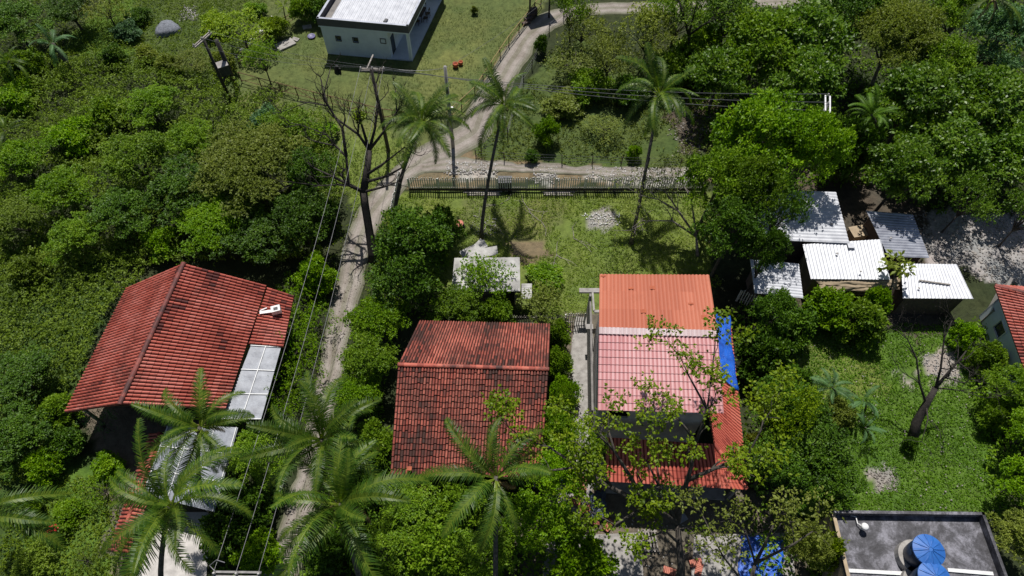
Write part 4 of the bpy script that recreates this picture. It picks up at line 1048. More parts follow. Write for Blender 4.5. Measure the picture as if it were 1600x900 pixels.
# hedge between left house and lane
for k, (u, v, r, h, lb) in enumerate(((490, 425, 34, 2.8, 'farthest roadside shrub beside the lane, at the house back corner'), (470, 462, 34, 3, 'bright roadside shrub beside the roof ventilator'),
        (492, 500, 36, 2.8, 'second bright roadside shrub below the ventilator shrub'), (468, 535, 34, 3, 'roadside shrub beside the top of the grey awning'),
        (468, 580, 40, 3, 'roadside shrub beside the middle of the grey awning'), (430, 625, 36, 3.2, 'roadside shrub at the foot of the grey awning'),
        (452, 648, 30, 2.8, 'roadside shrub just above the lane palm crowns'))):
    T('bush', u, v, r, h, 'bright', lb, group='shrubs between the large tiled house and the lane')
T('broad', 400, 720, 52, 4, 'mid', 'shaded tree between the two left palm groups')
T('bush', 385, 790, 42, 3, 'dark', 'dark bush left of the lane near the bottom')
T('bush', 350, 830, 44, 3, 'dark', 'dark bush right of the pale forecourt')
T('bush', 400, 860, 38, 2.6, 'bright', 'bright bush beside the bottom pole crossarm')
# bottom left garden
T('broad', 35, 590, 62, 4, 'dark', 'dark tree on the left edge level with the large roof eave')
T('bush', 90, 640, 44, 3.2, 'mid', 'green bush left of the large house front corner')
T('broad', 30, 680, 60, 4.4, 'dark', 'dark tree on the left edge above the left palm')
T('bush', 65, 725, 38, 2.8, 'bright', 'bright bush in the dark hollow of the left garden')
T('bush', 100, 690, 34, 2.6, 'dark', 'dark bush beside the large house porch')
T('bush', 150, 655, 24, 3, 'blue', 'pale green leggy shrub at the large house front corner')
T('shrub', 165, 728, 26, 1.2, 'bright', 'row of strap leaved plants at the porch edge')
T('bush', 152, 762, 38, 2.2, 'bright', 'clipped round hedge left of the tile coped wall')
T('bush', 105, 800, 34, 1.4, 'bright', 'low spreading hedge in the lower left garden')
T('bush', 40, 790, 30, 2.6, 'mid', 'bush under the left edge palm fronds')
T('bush', 130, 872, 34, 1.8, 'scrub', 'scruffy brownish bush in the bottom left garden')
T('bush', 50, 880, 40, 2.4, 'olive', 'olive bush at the bottom left corner')
T('bush', 195, 862, 26, 1.6, 'scrub', 'twiggy bush at the foot of the tile coped wall', bark='greywood')
# trees round the middle lawn
T('broad', 648, 385, 74, 7.5, 'dark', 'big dark tree between the lane and the grey shed')
T('broad', 632, 445, 66, 5.5, 'dark', 'dark tree just below the biggest dark tree by the lane')
T('bush', 690, 355, 34, 4.5, 'dark', 'dark upright tree clump left of the sawn stump')
T('broad', 592, 505, 54, 4.6, 'bright', 'bright tree by the lane at the back corner of the sooty roof')
T('broad', 578, 568, 52, 4.6, 'mid', 'green tree by the lane halfway along the sooty roof')
T('broad', 556, 622, 44, 4, 'bright', 'bright tree by the lane above the lane palm crowns')
T('thin', 755, 440, 48, 4, 'bright', 'bright airy tree growing in front of the grey shed', cat='tree')
T('broad', 720, 478, 44, 3.6, 'mid', 'green tree left of the airy shed tree')
T('bush', 775, 484, 32, 2.6, 'mid', 'bush between the grey shed and the sooty roof')
T('thin', 845, 478, 44, 3, 'scrub', 'feathery scrub right of the grey shed')
T('shrub', 848, 432, 28, 1.2, 'bright', 'low bright plant patch beside the shed side roof')
T('bush', 868, 520, 24, 2.6, 'mid', 'slim dark shrub at the back right corner of the sooty roof')
T('bush', 872, 565, 22, 2.6, 'mid', 'slim shrub between the sooty roof and the cement walkway')
T('bush', 880, 610, 26, 2.8, 'bright', 'bright shrub on the walkway beside the sooty roof')
T('broad', 868, 670, 46, 4.4, 'bright', 'bright tree at the front right of the sooty roof')
T('broad', 868, 740, 54, 4.6, 'bright', 'bright tree left of the stacked tiles')
T('broad', 842, 812, 62, 4.6, 'bright', 'bright wide tree below the front of the sooty roof')
T('bush', 905, 870, 50, 3.4, 'bright', 'bright bush at the bottom edge left of the yard')
T('broad', 640, 800, 62, 3.6, 'mid', 'green tree in front of the sooty roof, left one')
T('bush', 712, 790, 50, 3, 'mid', 'green bush under the front eave palm')
T('bush', 655, 765, 34, 2.2, 'scrub', 'low bush at the sooty roof front corner')
T('broad', 600, 860, 60, 3.8, 'mid', 'green tree at the bottom edge below the lane palms')
T('bush', 680, 855, 52, 3.4, 'mid', 'green bush at the bottom edge left of the front palm trunk')
T('broad', 755, 865, 60, 3.6, 'mid', 'green tree at the bottom edge under the front palm')
T('bush', 510, 860, 40, 3, 'dark', 'dark bush at the lane right edge near the bottom')
T('bush', 590, 700, 44, 3.2, 'mid', 'green bush right of the upper lane palm')
T('bush', 560, 760, 46, 3.2, 'dark', 'dark bush under the lower lane palm')
# bank beyond the picket fence
T('thin', 912, 45, 42, 4.4, 'olive', 'airy olive tree at the inside of the lane bend')
T('thin', 955, 90, 48, 5, 'olive', 'airy olive tree in the middle of the scrub bank')
T('thin', 1010, 55, 55, 6, 'olive', 'airy tree with grey stem above the scrub bank')
T('thin', 895, 100, 45, 2.6, 'scrub', 'tangle of grey dry twigs beside the lane bend', cat='bush', bark='greywood')
T('bush', 920, 128, 34, 2.4, 'mid', 'green bush on the scrub bank under the airy trees')
T('bush', 880, 160, 34, 1.6, 'scrub', 'low scrub bush on the open bank')
T('bush', 985, 140, 32, 2.6, 'dark', 'dark bush behind the third lawn palm')
T('thin', 945, 200, 32, 1.6, 'scrub', 'sparse shrubby regrowth on the open bank')
T('bush', 1050, 105, 42, 3.4, 'mid', 'green bush at the foot of the dark forked tree')
T('bush', 1095, 70, 46, 4.4, 'mid', 'green bush tree right of the dark forked tree')
T('thin', 1060, 25, 56, 6.5, 'mid', 'leafy top of the airy tree over the far lane')
T('broad', 1140, 25, 62, 7, 'dark', 'dark tree on the top edge over the far lane')
T('shrub', 855, 205, 20, 2.4, 'bright', 'bright round bush standing alone on the bank')
T('shrub', 990, 235, 13, 1.4, 'bright', 'small bright round bush nearest the picket fence palm')
T('shrub', 830, 242, 11, 1, 'dark', 'tiny dark bush beside the lone bright round bush')
T('bush', 846, 66, 13, 2, 'dark', 'dark narrow bush on the verge of the lane bend')
T('thin', 895, 15, 40, 6, 'mid', 'tall leafy tree overhanging the far lane top edge')
# right forest
T('almond', 1190, 75, 72, 8, 'mid', 'broad leaved tree in the right forest above the white crossarm', cat='tree')
T('almond', 1125, 115, 56, 6.5, 'almond', 'shiny leaved tree at the left front of the right forest')
T('almond', 1265, 60, 72, 8, 'almond', 'shiny tiered tree at the top centre of the right forest')
T('almond', 1255, 135, 64, 7, 'almond', 'shiny tiered tree directly above the white crossarm')
T('broad', 1335, 30, 66, 8, 'dark', 'dark tree on the top edge of the right forest')
T('fine', 1400, 65, 72, 8, 'scrub', 'soft grey green tree in the upper right forest', bark='greywood')
T('broad', 1460, 105, 64, 7.5, 'mid', 'round green tree centre of the upper right forest')
T('broad', 1555, 65, 70, 8, 'blue', 'cool green tree at the top right corner')
T('broad', 1500, 20, 52, 7, 'mid', 'green tree on the top edge beside the corner palm')
T('almond', 1425, 165, 74, 7.5, 'almond', 'widest shiny tiered tree at the middle of the right forest')
T('almond', 1540, 165, 78, 7.5, 'almond', 'shiny tiered tree on the right edge of the forest, upper')
T('almond', 1480, 240, 74, 6.5, 'almond', 'shiny tiered tree behind the dappled clearing, left')
T('almond', 1585, 248, 70, 6.2, 'almond', 'shiny tiered tree behind the dappled clearing on the right edge')
T('almond', 1405, 275, 62, 7, 'almond', 'shiny reddish green tree just behind the bluish metal shed')
T('thin', 1515, 312, 44, 6, 'almond', 'low shiny tree shading the dappled clearing')
T('thin', 1610, 335, 44, 6, 'almond', 'shiny tree on the right edge shading the clearing')
T('bush', 1330, 225, 44, 6, 'dark', 'dark understorey tree below the fan palm')
T('broad', 1185, 225, 92, 10, 'bright', 'biggest bright green tree at the fence end, upper crown')
T('broad', 1115, 290, 66, 8.5, 'mid', 'green tree at the right end of the picket fence')
T('broad', 1265, 238, 64, 9.5, 'bright', 'bright green tree spreading over the left white roof')
T('broad', 1170, 300, 62, 9, 'mid', 'green tree crown between the picket fence and the sheds')
T('broad', 1140, 365, 62, 8, 'dark', 'dark tree behind the orange roof slope')
T('broad', 1195, 400, 40, 7.5, 'dark', 'dark tree in front of the leftmost low shed')
T('thin', 1222, 330, 46, 8, 'dark', 'loose dark branches hanging over the left white roof')
# in front of the sheds
T('bush', 1300, 480, 42, 3, 'bright', 'bright shrub in front of the tan awning, left one')
T('bush', 1350, 498, 44, 3, 'mid', 'green shrub below the tan awning, middle one')
T('bush', 1372, 470, 26, 3, 'bright', 'bright slim shrub beside the lobed leaf tree')
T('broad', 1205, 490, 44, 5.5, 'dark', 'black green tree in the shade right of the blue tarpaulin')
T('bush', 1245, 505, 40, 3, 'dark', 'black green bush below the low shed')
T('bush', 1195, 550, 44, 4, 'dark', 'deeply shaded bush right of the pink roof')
T('bush', 1510, 520, 24, 2.2, 'bright', 'bright shrub at the foot of the clearing shed')
T('bush', 1548, 556, 30, 2.6, 'mid', 'green shrub beside the white side wall')
T('broad', 1582, 605, 44, 4, 'mid', 'green tree below the white side wall')
T('broad', 1612, 672, 48, 4, 'bright', 'bright tree on the right edge halfway down')
T('bush', 1562, 645, 26, 2.4, 'mid', 'dark leaved bush at the lawn right margin')
T('broad', 1605, 750, 52, 4.4, 'bright', 'bright tree on the right edge above the flat roof corner')
T('broad', 1590, 840, 50, 4, 'olive', 'olive tree at the bottom right corner')
# clump between porch and lawn
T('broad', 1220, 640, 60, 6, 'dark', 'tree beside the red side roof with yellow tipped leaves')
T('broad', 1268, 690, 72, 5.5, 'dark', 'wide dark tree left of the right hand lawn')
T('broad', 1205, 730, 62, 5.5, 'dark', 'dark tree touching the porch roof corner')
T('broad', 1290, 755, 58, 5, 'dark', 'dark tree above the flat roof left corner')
T('bush', 1235, 600, 40, 3, 'dark', 'dark bush at the upper left of the right hand lawn')
T('bush', 1312, 645, 28, 1.8, 'scrub', 'grey green bush reaching into the right hand lawn')
T('thin', 1225, 650, 50, 7, 'yellow', 'airy yellow green tree rising beside the red side roof')
T('broad', 1262, 855, 40, 5, 'olive', 'olive tree between the blue tarpaulin and the flat roof')
T('bush', 1290, 860, 30, 4, 'yellow', 'yellow green bush against the ochre wall')
T('thin', 910, 700, 40, 6.5, 'bright', 'airy yellow green tree overhanging the cement walkway')
T('thin', 886, 625, 26, 5, 'bright', 'smaller airy yellow green tree beside the walkway')
T('bush', 1180, 700, 26, 4, 'olive', 'olive bush at the porch roof corner')

# ------------------------------------------------------------------ palms
def frond_mesh(seed, L=4.4, e0=55, e1=-35, leaf=.74, nl=60):
    rng = np.random.default_rng(seed); n = 26
    ang = np.radians(np.linspace(e0, e1, n)); ds = L/(n-1)
    x = np.concatenate([[0], np.cumsum(np.cos(ang[:-1])*ds)]); z = np.concatenate([[0], np.cumsum(np.sin(ang[:-1])*ds)])
    yb = rng.normal(0, .055)*x**2
    V = []; T = []
    def at(s):
        k = s*(n-1); i = min(int(k), n-2); f = k-i
        p = np.array([x[i]*(1-f)+x[i+1]*f, yb[i]*(1-f)+yb[i+1]*f, z[i]*(1-f)+z[i+1]*f]); t = np.array([x[i+1]-x[i], yb[i+1]-yb[i], z[i+1]-z[i]]); return p, t/np.linalg.norm(t)
    for s in np.linspace(.14, .995, nl):
        p, t = at(s); up = np.cross(t, [0, -1, 0]); up = up/np.linalg.norm(up); up = up if up[2] > 0 or t[2] < -.9 else -up
        for side in (-1, 1):
            if rng.random() < .03: continue
            l = leaf*(math.sin(math.pi*(.12+.86*s))**.55)*rng.uniform(.85, 1.1)
            d = np.array([0, side, 0])*.82+t*rng.uniform(.45, .7)+up*.22; d /= np.linalg.norm(d)
            w = .029; a = p; prev = a; dirv = d.copy(); tt = rng.uniform(.3, .7)
            wv = t*w
            for q in range(3):
                nxt = prev+dirv*l/3; w1 = (1, .95, .7, .08)[q]; w2 = (1, .95, .7, .08)[q+1]
                V.append([prev-wv*w1, prev+wv*w1, nxt+wv*w2, nxt-wv*w2]); T.append(tt+(.2 if q == 0 else 0))
                prev = nxt; dirv = dirv+np.array([0, 0, -1])*rng.uniform(.2, .85); dirv /= np.linalg.norm(dirv)
    for i in range(n-1):                                   # midrib
        w0 = .05*(1-i/n)+.012; w1 = .05*(1-(i+1)/n)+.012
        a = np.array([x[i], yb[i], z[i]+.012]); b = np.array([x[i+1], yb[i+1], z[i+1]+.012])
        for sy in (-1, 1):
            V.append([a, a+[0, sy*w0, -.02], b+[0, sy*w1, -.02], b]); T.append(.98)
    V = np.array(V); m = quads_mesh('frond', V, np.array(T)); m.materials.append(M['palm']); return m
FR = [[frond_mesh(i*9+k, 4.4, e0, e1) for k in range(4)] for i, (e0, e1) in enumerate(((80, 14), (64, -36), (44, -62), (14, -78), (-35, -88)))]
def palm(crown, base, label, R=4.0, cat='palm', seed=0, nf=(4, 6, 7, 6, 3), r=.16, mat='palm', name='coconut_palm', nuts=True, bend=.6):
    rng = random.Random(seed); base = Vector(base); crown = Vector(crown)
    t = thing(name, label, cat, base); mb = MB(); pts = []; n = 9
    for i in range(n+1):
        s = i/n; e = s**(1+bend) if bend > 0 else s
        pts.append(Vector((lerp(base.x, crown.x, e), lerp(base.y, crown.y, e), lerp(base.z-.1, crown.z, s))))
    mb.tube(pts, [r*(1.5 if i == 0 else 1.12-.4*i/n) for i in range(n+1)], 9); mb.build('trunk', M['palmtrunk'], t, True)
    sc = R/4.0; off = rng.uniform(0, 6)
    for tier, cnt in enumerate(nf):
        for k in range(cnt):
            o = bpy.data.objects.new('frond', FR[tier][rng.randrange(4)]); C.objects.link(o); o.parent = t
            if rng.random() < .13: bpy.data.objects.remove(o); continue
            a = off+tier*1.3+2*math.pi*(k+rng.uniform(-.42, .42))/cnt
            o.location = crown-base+Vector((math.cos(a)*.12, math.sin(a)*.12, -.05*tier))
            q = sc*rng.uniform(.78, 1.15)
            o.scale = (q, q*1.05, q); o.rotation_euler = (rng.uniform(-.5, .5), rng.uniform(-.3, .25), a)
            if tier == 4 and nuts: o.material_slots[0].link = 'OBJECT'; o.material_slots[0].material = M['deadfrond']; o['label'] = 'brown dead hanging frond'; o.scale = [x*.55 for x in o.scale]
            if mat != 'palm': o.material_slots[0].link = 'OBJECT'; o.material_slots[0].material = M[mat]
    if nuts:
        for k in range(6):
            a = k*1.05+rng.random(); mb = MB(); c = crown+Vector((math.cos(a)*.3, math.sin(a)*.3, -.3-.1*(k % 2)))
            mb.lathe(c, [(.03, -.14), (.1, -.08), (.12, 0), (.09, .09), (.02, .13)], 8); mb.build('coconut', M['coconut'], t, True)
    return t
palm(G(659, 192, 9.4), G(618, 348), 'coconut palm beside the lane at the left end of the picket fence', 3.5, seed=1, nf=(5, 6, 7, 6, 4))
palm(G(788, 162, 9.8), G(752, 374), 'slender coconut palm on the lawn behind the grey shed', 3.2, seed=2, nf=(3, 5, 7, 6, 5), r=.14)
palm(G(1031, 146, 10.5), G(986, 380), 'coconut palm with yellowish crown leaning over the picket fence', 3.5, seed=3, nf=(4, 4, 5, 6, 4), r=.14)
palm(G(503, 688, 10), G(560, 800), 'upper of the two large palms beside the lane', 3.9, seed=14, nf=(6, 7, 7, 5, 1))
palm(G(532, 788, 10.5), G(590, 990), 'lower of the two large palms beside the lane', 4.0, seed=5, nf=(5, 6, 7, 5, 2), bend=.3)
palm(G(312, 668, 8.5), G(330, 800), 'drooping palm with curled fronds beside the grey awning', 3.2, seed=6, nf=(3, 4, 6, 6, 5))
palm(G(265, 790, 9.0), G(270, 960), 'wide green palm above the pale forecourt', 4.2, seed=7, nf=(5, 6, 7, 5, 1))
palm(G(775, 745, 9.5), G(775, 990), 'palm standing at the front eave of the sooty tiled roof', 3.7, seed=8, nf=(3, 4, 6, 6, 4))
palm(G(-38, 800, 8.5), G(-60, 980), 'palm whose fronds reach in from the left edge', 5.2, seed=9, nf=(4, 5, 6, 6, 3))
palm(G(82, 68, 3.6), G(118, 118), 'small leaning palm on the upper left slope', 1.9, seed=10, nf=(2, 3, 4, 4, 2), nuts=False, r=.22, mat='blue')
palm(G(15, 95, 3.4), G(20, 130), 'small yellowish palm on the left edge near the top', 1.9, seed=20, nf=(2, 3, 4, 3, 1), nuts=False, r=.12)
palm(G(443, 10, 2.0), G(446, 28), 'young golden palm left of the white bungalow', .95, seed=11, nf=(3, 4, 4, 2, 0), nuts=False, r=.06, mat='yellow')
palm(G(1552, -6, 10), G(1540, 110), 'palm hanging its fronds in the top right corner', 3.4, seed=12, nf=(3, 4, 5, 6, 5), r=.14)
palm(G(1362, 180, 6.5), G(1362, 240), 'bluish fan palm deep in the right forest', 2.1, seed=13, nf=(3, 4, 5, 4, 2), nuts=False, r=.14, mat='dark')
palm(G(1348, 625, 1.6), G(1352, 640), 'small bluish palm sprouting at the left of the right lawn', 1.3, seed=15, nf=(2, 3, 4, 2, 0), nuts=False, r=.06, mat='blue')
palm(G(1300, 605, 2.4), G(1305, 625), 'small dark palm in the shade left of the right lawn', 1.5, seed=16, nf=(3, 3, 4, 3, 1), nuts=False, r=.08, mat='blue')
palm(G(1352, 668, 1.4), G(1356, 675), 'lowest of the little palms left of the right lawn', 1.1, seed=17, nf=(2, 3, 3, 2, 0), nuts=False, r=.06, mat='blue')
palm(G(8, 205, 3.0), G(10, 235), 'pale fronded young palm on the left edge above the thicket', 2.0, seed=18, nf=(2, 3, 4, 3, 1), nuts=False, r=.1)

# ------------------------------------------------------------------ bare and branching trees
def grow(mb, p, d, L, r, depth, rng, tips, kink=.28, nb=(2, 3), shrink=.68, lift=.0, sides=6):
    n = 3; pts = [p]; q = p.copy(); dd = d.normalized()
    for i in range(n):
        dd = (dd+Vector((rng.gauss(0, kink), rng.gauss(0, kink), rng.gauss(lift, kink*.6)))).normalized(); q = q+dd*L/n; pts.append(q.copy())
    mb.tube(pts, [r*(1-.4*i/n) for i in range(n+1)], sides if r > .03 else 4)
    if depth == 0: tips.append((q, dd)); return
    for k in range(rng.randint(*nb)):
        e = (dd+Vector((rng.gauss(0, .55), rng.gauss(0, .55), rng.gauss(lift+.05, .35)))).normalized()
        s = pts[rng.choice((2, 3, 3))]
        grow(mb, s, e, L*shrink*rng.uniform(.8, 1.15), r*.58, depth-1, rng, tips, kink, nb, shrink, lift, sides)
def limbs(mb, lists, depth, rng, tips, L=1.6, nb=(2, 3), r_end=.05, lift=.05, every=False, shrink=.68):
    for P, r0 in lists:
        P = [G(*p) for p in P]; n = len(P)
        mb.tube(P, [r0*(1-.72*i/(n-1)) for i in range(n)], 8)
        st = range(1, n) if every else (n-1,)
        for i in st:
            d = (P[i]-P[i-1]).normalized(); rr = r0*(1-.72*i/(n-1))
            for k in range(rng.randint(*nb)):
                e = (d+Vector((rng.gauss(0, .6), rng.gauss(0, .6), rng.gauss(lift, .4)))).normalized()
                grow(mb, P[i], e, L*rng.uniform(.7, 1.2), max(rr*.6, r_end*.6), depth, rng, tips, .25, nb, shrink, lift)
def dead_tree():
    b = G(582, 402); t = thing('dead_tree', 'big leafless tree with many dark forking limbs standing by the lane', 'tree', b); mb = MB(); rng = random.Random(4); tips = []
    mb.tube([G(584, 408, -.1), G(582, 395, .6), G(576, 355, 2.4), G(570, 318, 4.2), G(568, 300, 5.0)], [.46, .36, .31, .30, .30], 10)
    mb.tube([G(568, 300, 5.0), G(574, 262, 6.2), G(577, 235, 7.0)], [.30, .26, .22], 9)
    L = [([(568, 300, 5), (545, 288, 5.8), (520, 276, 6.4), (490, 262, 7)], .16), ([(568, 300, 5), (545, 290, 6), (541, 245, 7.4), (525, 228, 8), (497, 222, 8.4)], .15),
         ([(541, 245, 7.4), (535, 200, 8.8), (512, 165, 9.8), (500, 120, 11)], .13), ([(512, 165, 9.8), (480, 160, 9.6), (440, 175, 9.2)], .06),
         ([(577, 235, 7), (565, 195, 8.6), (562, 180, 9.2)], .13), ([(577, 235, 7), (586, 200, 8.6), (590, 160, 10), (588, 130, 11)], .13),
         ([(577, 235, 7), (600, 205, 8.4), (620, 175, 9.6), (618, 140, 10.6)], .12), ([(577, 235, 7), (560, 210, 8.2), (525, 185, 9.2), (505, 150, 10.6), (517, 105, 12)], .12),
         ([(570, 275, 5.8), (600, 255, 7), (632, 230, 8)], .13), ([(570, 285, 5.4), (605, 275, 6.4), (628, 262, 7), (636, 245, 7.6)], .12),
         ([(568, 300, 5), (600, 292, 6), (620, 285, 6.4)], .11), ([(525, 228, 8), (510, 210, 8.6), (470, 195, 9)], .07), ([(545, 288, 5.8), (500, 290, 5.6), (460, 285, 5.8)], .06)]
    L = [(p, r*1.0) for p, r in L]; limbs(mb, L, 3, rng, tips, 1.15, (1, 3), .06, .2, True)
    mb.build('trunk', M['deadwood'], t, True)
    rng2 = np.random.default_rng(2); c = np.array(G(562, 180, 9.2)); P0 = c+rng2.normal(0, .2, (130, 3)); V, Tn = sprays(P0, rng2.normal(0, 1, (130, 3)), 4, .22, .1, rng2, np.full(130, .7))
    me = quads_mesh('leaf_tuft', V-np.array(b), Tn); me.materials.append(M['yellow']); o = bpy.data.objects.new('leaf_tuft', me); C.objects.link(o); o.parent = t
dead_tree()
def tuft_tree(name, label, base, trunk, L, leaf, mat, depth, seed, n_sp=26, lsz=(.24, .11), tr=.5, LL=1.6, cat='tree', bark='bark', nb=(2, 3), every=True, leaves=True, keep=1.0, shrink=.68):
    b = G(*base); t = thing(name, label, cat, b); mb = MB(); rng = random.Random(seed); tips = []
    P = [G(*p) for p in trunk]; mb.tube(P, [tr*(1-.5*i/(len(P)-1)) for i in range(len(P))], 10)
    limbs(mb, L, depth, rng, tips, LL, nb, .03, .08, every, shrink)
    mb.build('trunk', M[bark], t, True)
    if leaves:
        r2 = np.random.default_rng(seed); tips = [x for x in tips if r2.random() < keep]
        c = np.array([x[0] for x in tips]); n = len(c); P0 = np.repeat(c, n_sp, 0)+r2.normal(0, 1, (n*n_sp, 3))*np.array([leaf, leaf, leaf*.55])
        D = (P0-np.repeat(c, n_sp, 0)); D /= np.linalg.norm(D, axis=1, keepdims=True)+1e-6
        V, Tn = sprays(P0, D, 4, lsz[0], lsz[1], r2, np.repeat(r2.uniform(.25, .8, n), n_sp), spread=.8)
        me = quads_mesh('crown', V-np.array(b), Tn); me.materials.append(M[mat]); o = bpy.data.objects.new('crown', me); C.objects.link(o); o.parent = t
    return t
# the airy foreground tree
tuft_tree('tree', 'large airy tree with yellow green tufts rising in front of the porch', (1066, 960), [(1066, 960, -.2), (1064, 880, 2.6), (1058, 815, 4.6)],
    [([(1058, 815, 4.6), (1010, 790, 6), (955, 762, 7.2), (905, 730, 8), (860, 700, 8.6)], .2), ([(955, 762, 7.2), (930, 720, 8.4), (900, 690, 9.2)], .12),
     ([(1010, 790, 6), (985, 745, 7.6), (960, 705, 9), (950, 670, 10)], .14), ([(1058, 815, 4.6), (1068, 770, 6.4), (1080, 730, 8), (1088, 690, 9.4)], .2),
     ([(1088, 690, 9.4), (1105, 640, 10.6), (1110, 600, 11.4)], .1), ([(1088, 690, 9.4), (1060, 655, 10.4), (1030, 640, 11)], .09), ([(1105, 640, 10.6), (1075, 585, 11.6), (1062, 555, 12)], .07), ([(1110, 600, 11.4), (1115, 560, 12), (1118, 530, 12.4)], .07),
     ([(1075, 750, 7.2), (1110, 735, 8), (1140, 722, 8.6), (1162, 724, 9)], .14), ([(1058, 815, 4.6), (1030, 760, 7), (1010, 720, 8.4)], .12),
     ([(860, 700, 8.6), (825, 690, 9), (795, 668, 9.4)], .08), ([(905, 730, 8), (860, 735, 8.2), (810, 730, 8.6)], .08), ([(1062, 850, 3.6), (1040, 830, 5), (1010, 840, 6)], .1),
     ([(1162, 724, 9), (1190, 670, 10), (1195, 640, 10.6)], .07), ([(1010, 790, 6), (960, 820, 7), (925, 800, 8)], .09), ([(960, 705, 9), (905, 650, 10)], .07)],
    .30, 'yellow', 1, 33, 26, (.22, .12), .30, 1.15, nb=(1, 3), keep=.6)
tuft_tree('tree', 'olive tufted tree leaning across the blue tarpaulin at the bottom edge', (1160, 990), [(1160, 990, 0), (1170, 920, 3), (1180, 880, 4.6)],
    [([(1180, 880, 4.6), (1200, 840, 6.2), (1215, 805, 7.2)], .11), ([(1180, 880, 4.6), (1240, 850, 6), (1270, 830, 6.8)], .1), ([(1170, 920, 3), (1130, 870, 5.2), (1095, 800, 7)], .08), ([(1180, 880, 4.6), (1165, 830, 6.6), (1150, 800, 7.4)], .07)],
    .36, 'olive', 1, 21, 22, (.2, .1), .18, 1.2, nb=(1, 3), keep=.75)
tuft_tree('bare_tree', 'leaning bare tree on the right hand lawn', (1424, 688), [(1424, 694, -.1), (1432, 660, 1.1), (1447, 632, 2.2), (1462, 606, 3.3)],
    [([(1462, 606, 3.3), (1475, 590, 4), (1497, 565, 5), (1510, 548, 5.6)], .12), ([(1462, 606, 3.3), (1470, 575, 4.6), (1475, 530, 6), (1488, 500, 7)], .09), ([(1447, 632, 2.2), (1437, 600, 3.6), (1432, 560, 5), (1418, 530, 6), (1400, 515, 6.4)], .08),
     ([(1462, 606, 3.3), (1500, 610, 3.8), (1540, 622, 4.2)], .05), ([(1447, 632, 2.2), (1450, 655, 2.2), (1440, 690, 2.0)], .06)],
    0, 'olive', 3, 9, 1, tr=.36, LL=1.15, cat='tree', bark='deadwood', nb=(1, 3), leaves=False)
T('bush', 1423, 692, 13, 1.2, 'dark', 'dark ivy tuft round the leaning bare trunk')
tuft_tree('tree', 'dark forked tree in front of the far lane', (1084, 122), [(1084, 126, -.1), (1080, 85, 2.4), (1076, 55, 4.2)],
    [([(1076, 55, 4.2), (1068, 25, 6), (1060, 0, 7.4)], .14), ([(1076, 55, 4.2), (1100, 38, 5.6), (1118, 30, 6.4)], .12), ([(1076, 55, 4.2), (1085, 20, 6.4), (1092, -10, 8)], .12)], .5, 'mid', 2, 12, 14, (.24, .12), .24, 1.6, bark='deadwood', keep=.5)
tuft_tree('tree', 'spreading nearly bare bush tree below the third lawn palm', (1090, 400), [(1090, 400, 0), (1088, 370, 1.2)],
    [([(1088, 370, 1.2), (1060, 330, 3.2), (1030, 312, 4.2), (1000, 305, 4.6)], .1), ([(1088, 370, 1.2), (1050, 345, 2.6), (1015, 345, 3.2), (985, 360, 3.2)], .09), ([(1088, 370, 1.2), (1040, 300, 4.2), (1015, 290, 4.8)], .08), ([(1088, 370, 1.2), (1080, 310, 4), (1065, 285, 5)], .09)],
    .5, 'scrub', 2, 41, 9, (.17, .06), .16, 1.3, bark='greywood', keep=.6)
tuft_tree('lobed_leaf_tree', 'slim young tree with big lobed leaves between the tan awning and the clearing shed', (1380, 500), [(1380, 500, 0), (1392, 450, 2.4), (1400, 425, 3.6)],
    [([(1400, 425, 3.6), (1402, 420, 3.8)], .05)], .36, 'olive', 0, 19, 14, (.5, .2), .07, .4, nb=(3, 4))
def driftwood(u, v, label, seed, L=1.2, mat='greywood', name='fallen_branch', r=.03):
    rng = random.Random(seed); mb = MB(); tips = []; p = G(u, v, .06)
    for k in range(3): grow(mb, p, Vector((rng.gauss(0, 1), rng.gauss(0, 1), .1)), L, r, 1, rng, tips, .15, (1, 2))
    for i, q in enumerate(mb.v):
        mb.v[i] = (q[0], q[1], .02+abs(q[2]-.06)*.3)
    tag(mb.build(name, M[mat], None), label, 'branch')
for a in ((780, 320, 'dry grey branches lying on the lawn below the picket fence', 1), (760, 350, 'fallen frond beside the sawn stump', 2), (897, 372, 'pale branch beside the black hole on the lawn', 3),
          (870, 398, 'long thin branch lying right of the grey shed', 4), (1000, 345, 'forked branch beside the white ash patch', 6), (825, 325, 'brown stick lying parallel to the picket fence', 7),
          (845, 345, 'short pale stick in the middle of the lawn', 8)): driftwood(*a)

# ------------------------------------------------------------------ small things
def blob(c, r, mat, name, label, cat, seed=0, flat=.6, group=None, parent=None):
    mb = MB(); rng = np.random.default_rng(seed); n = 14; m = 8
    for i in range(m+1):
        th = math.pi*.5*i/m
        for j in range(n):
            a = 2*math.pi*j/n; k = 1+.14*math.sin(3*a+seed)+rng.normal(0, .05)
            mb.v.append((c[0]+r*k*math.cos(th)*math.cos(a), c[1]+r*k*math.cos(th)*math.sin(a), c[2]+r*flat*math.sin(th)*(1+rng.normal(0, .04))))
    for i in range(m):
        for j in range(n):
            mb.f.append((i*n+j, i*n+(j+1) % n, (i+1)*n+(j+1) % n, (i+1)*n+j)); mb.t.append(.5)
    o = mb.build(name, M[mat], parent, True)
    if label: tag(o, label, cat, group)
    return o
blob(G(262, 47), 1.25, 'net', 'covered_mound', 'large grey net covered mound in the upper left garden', 'mound', 2, .6)
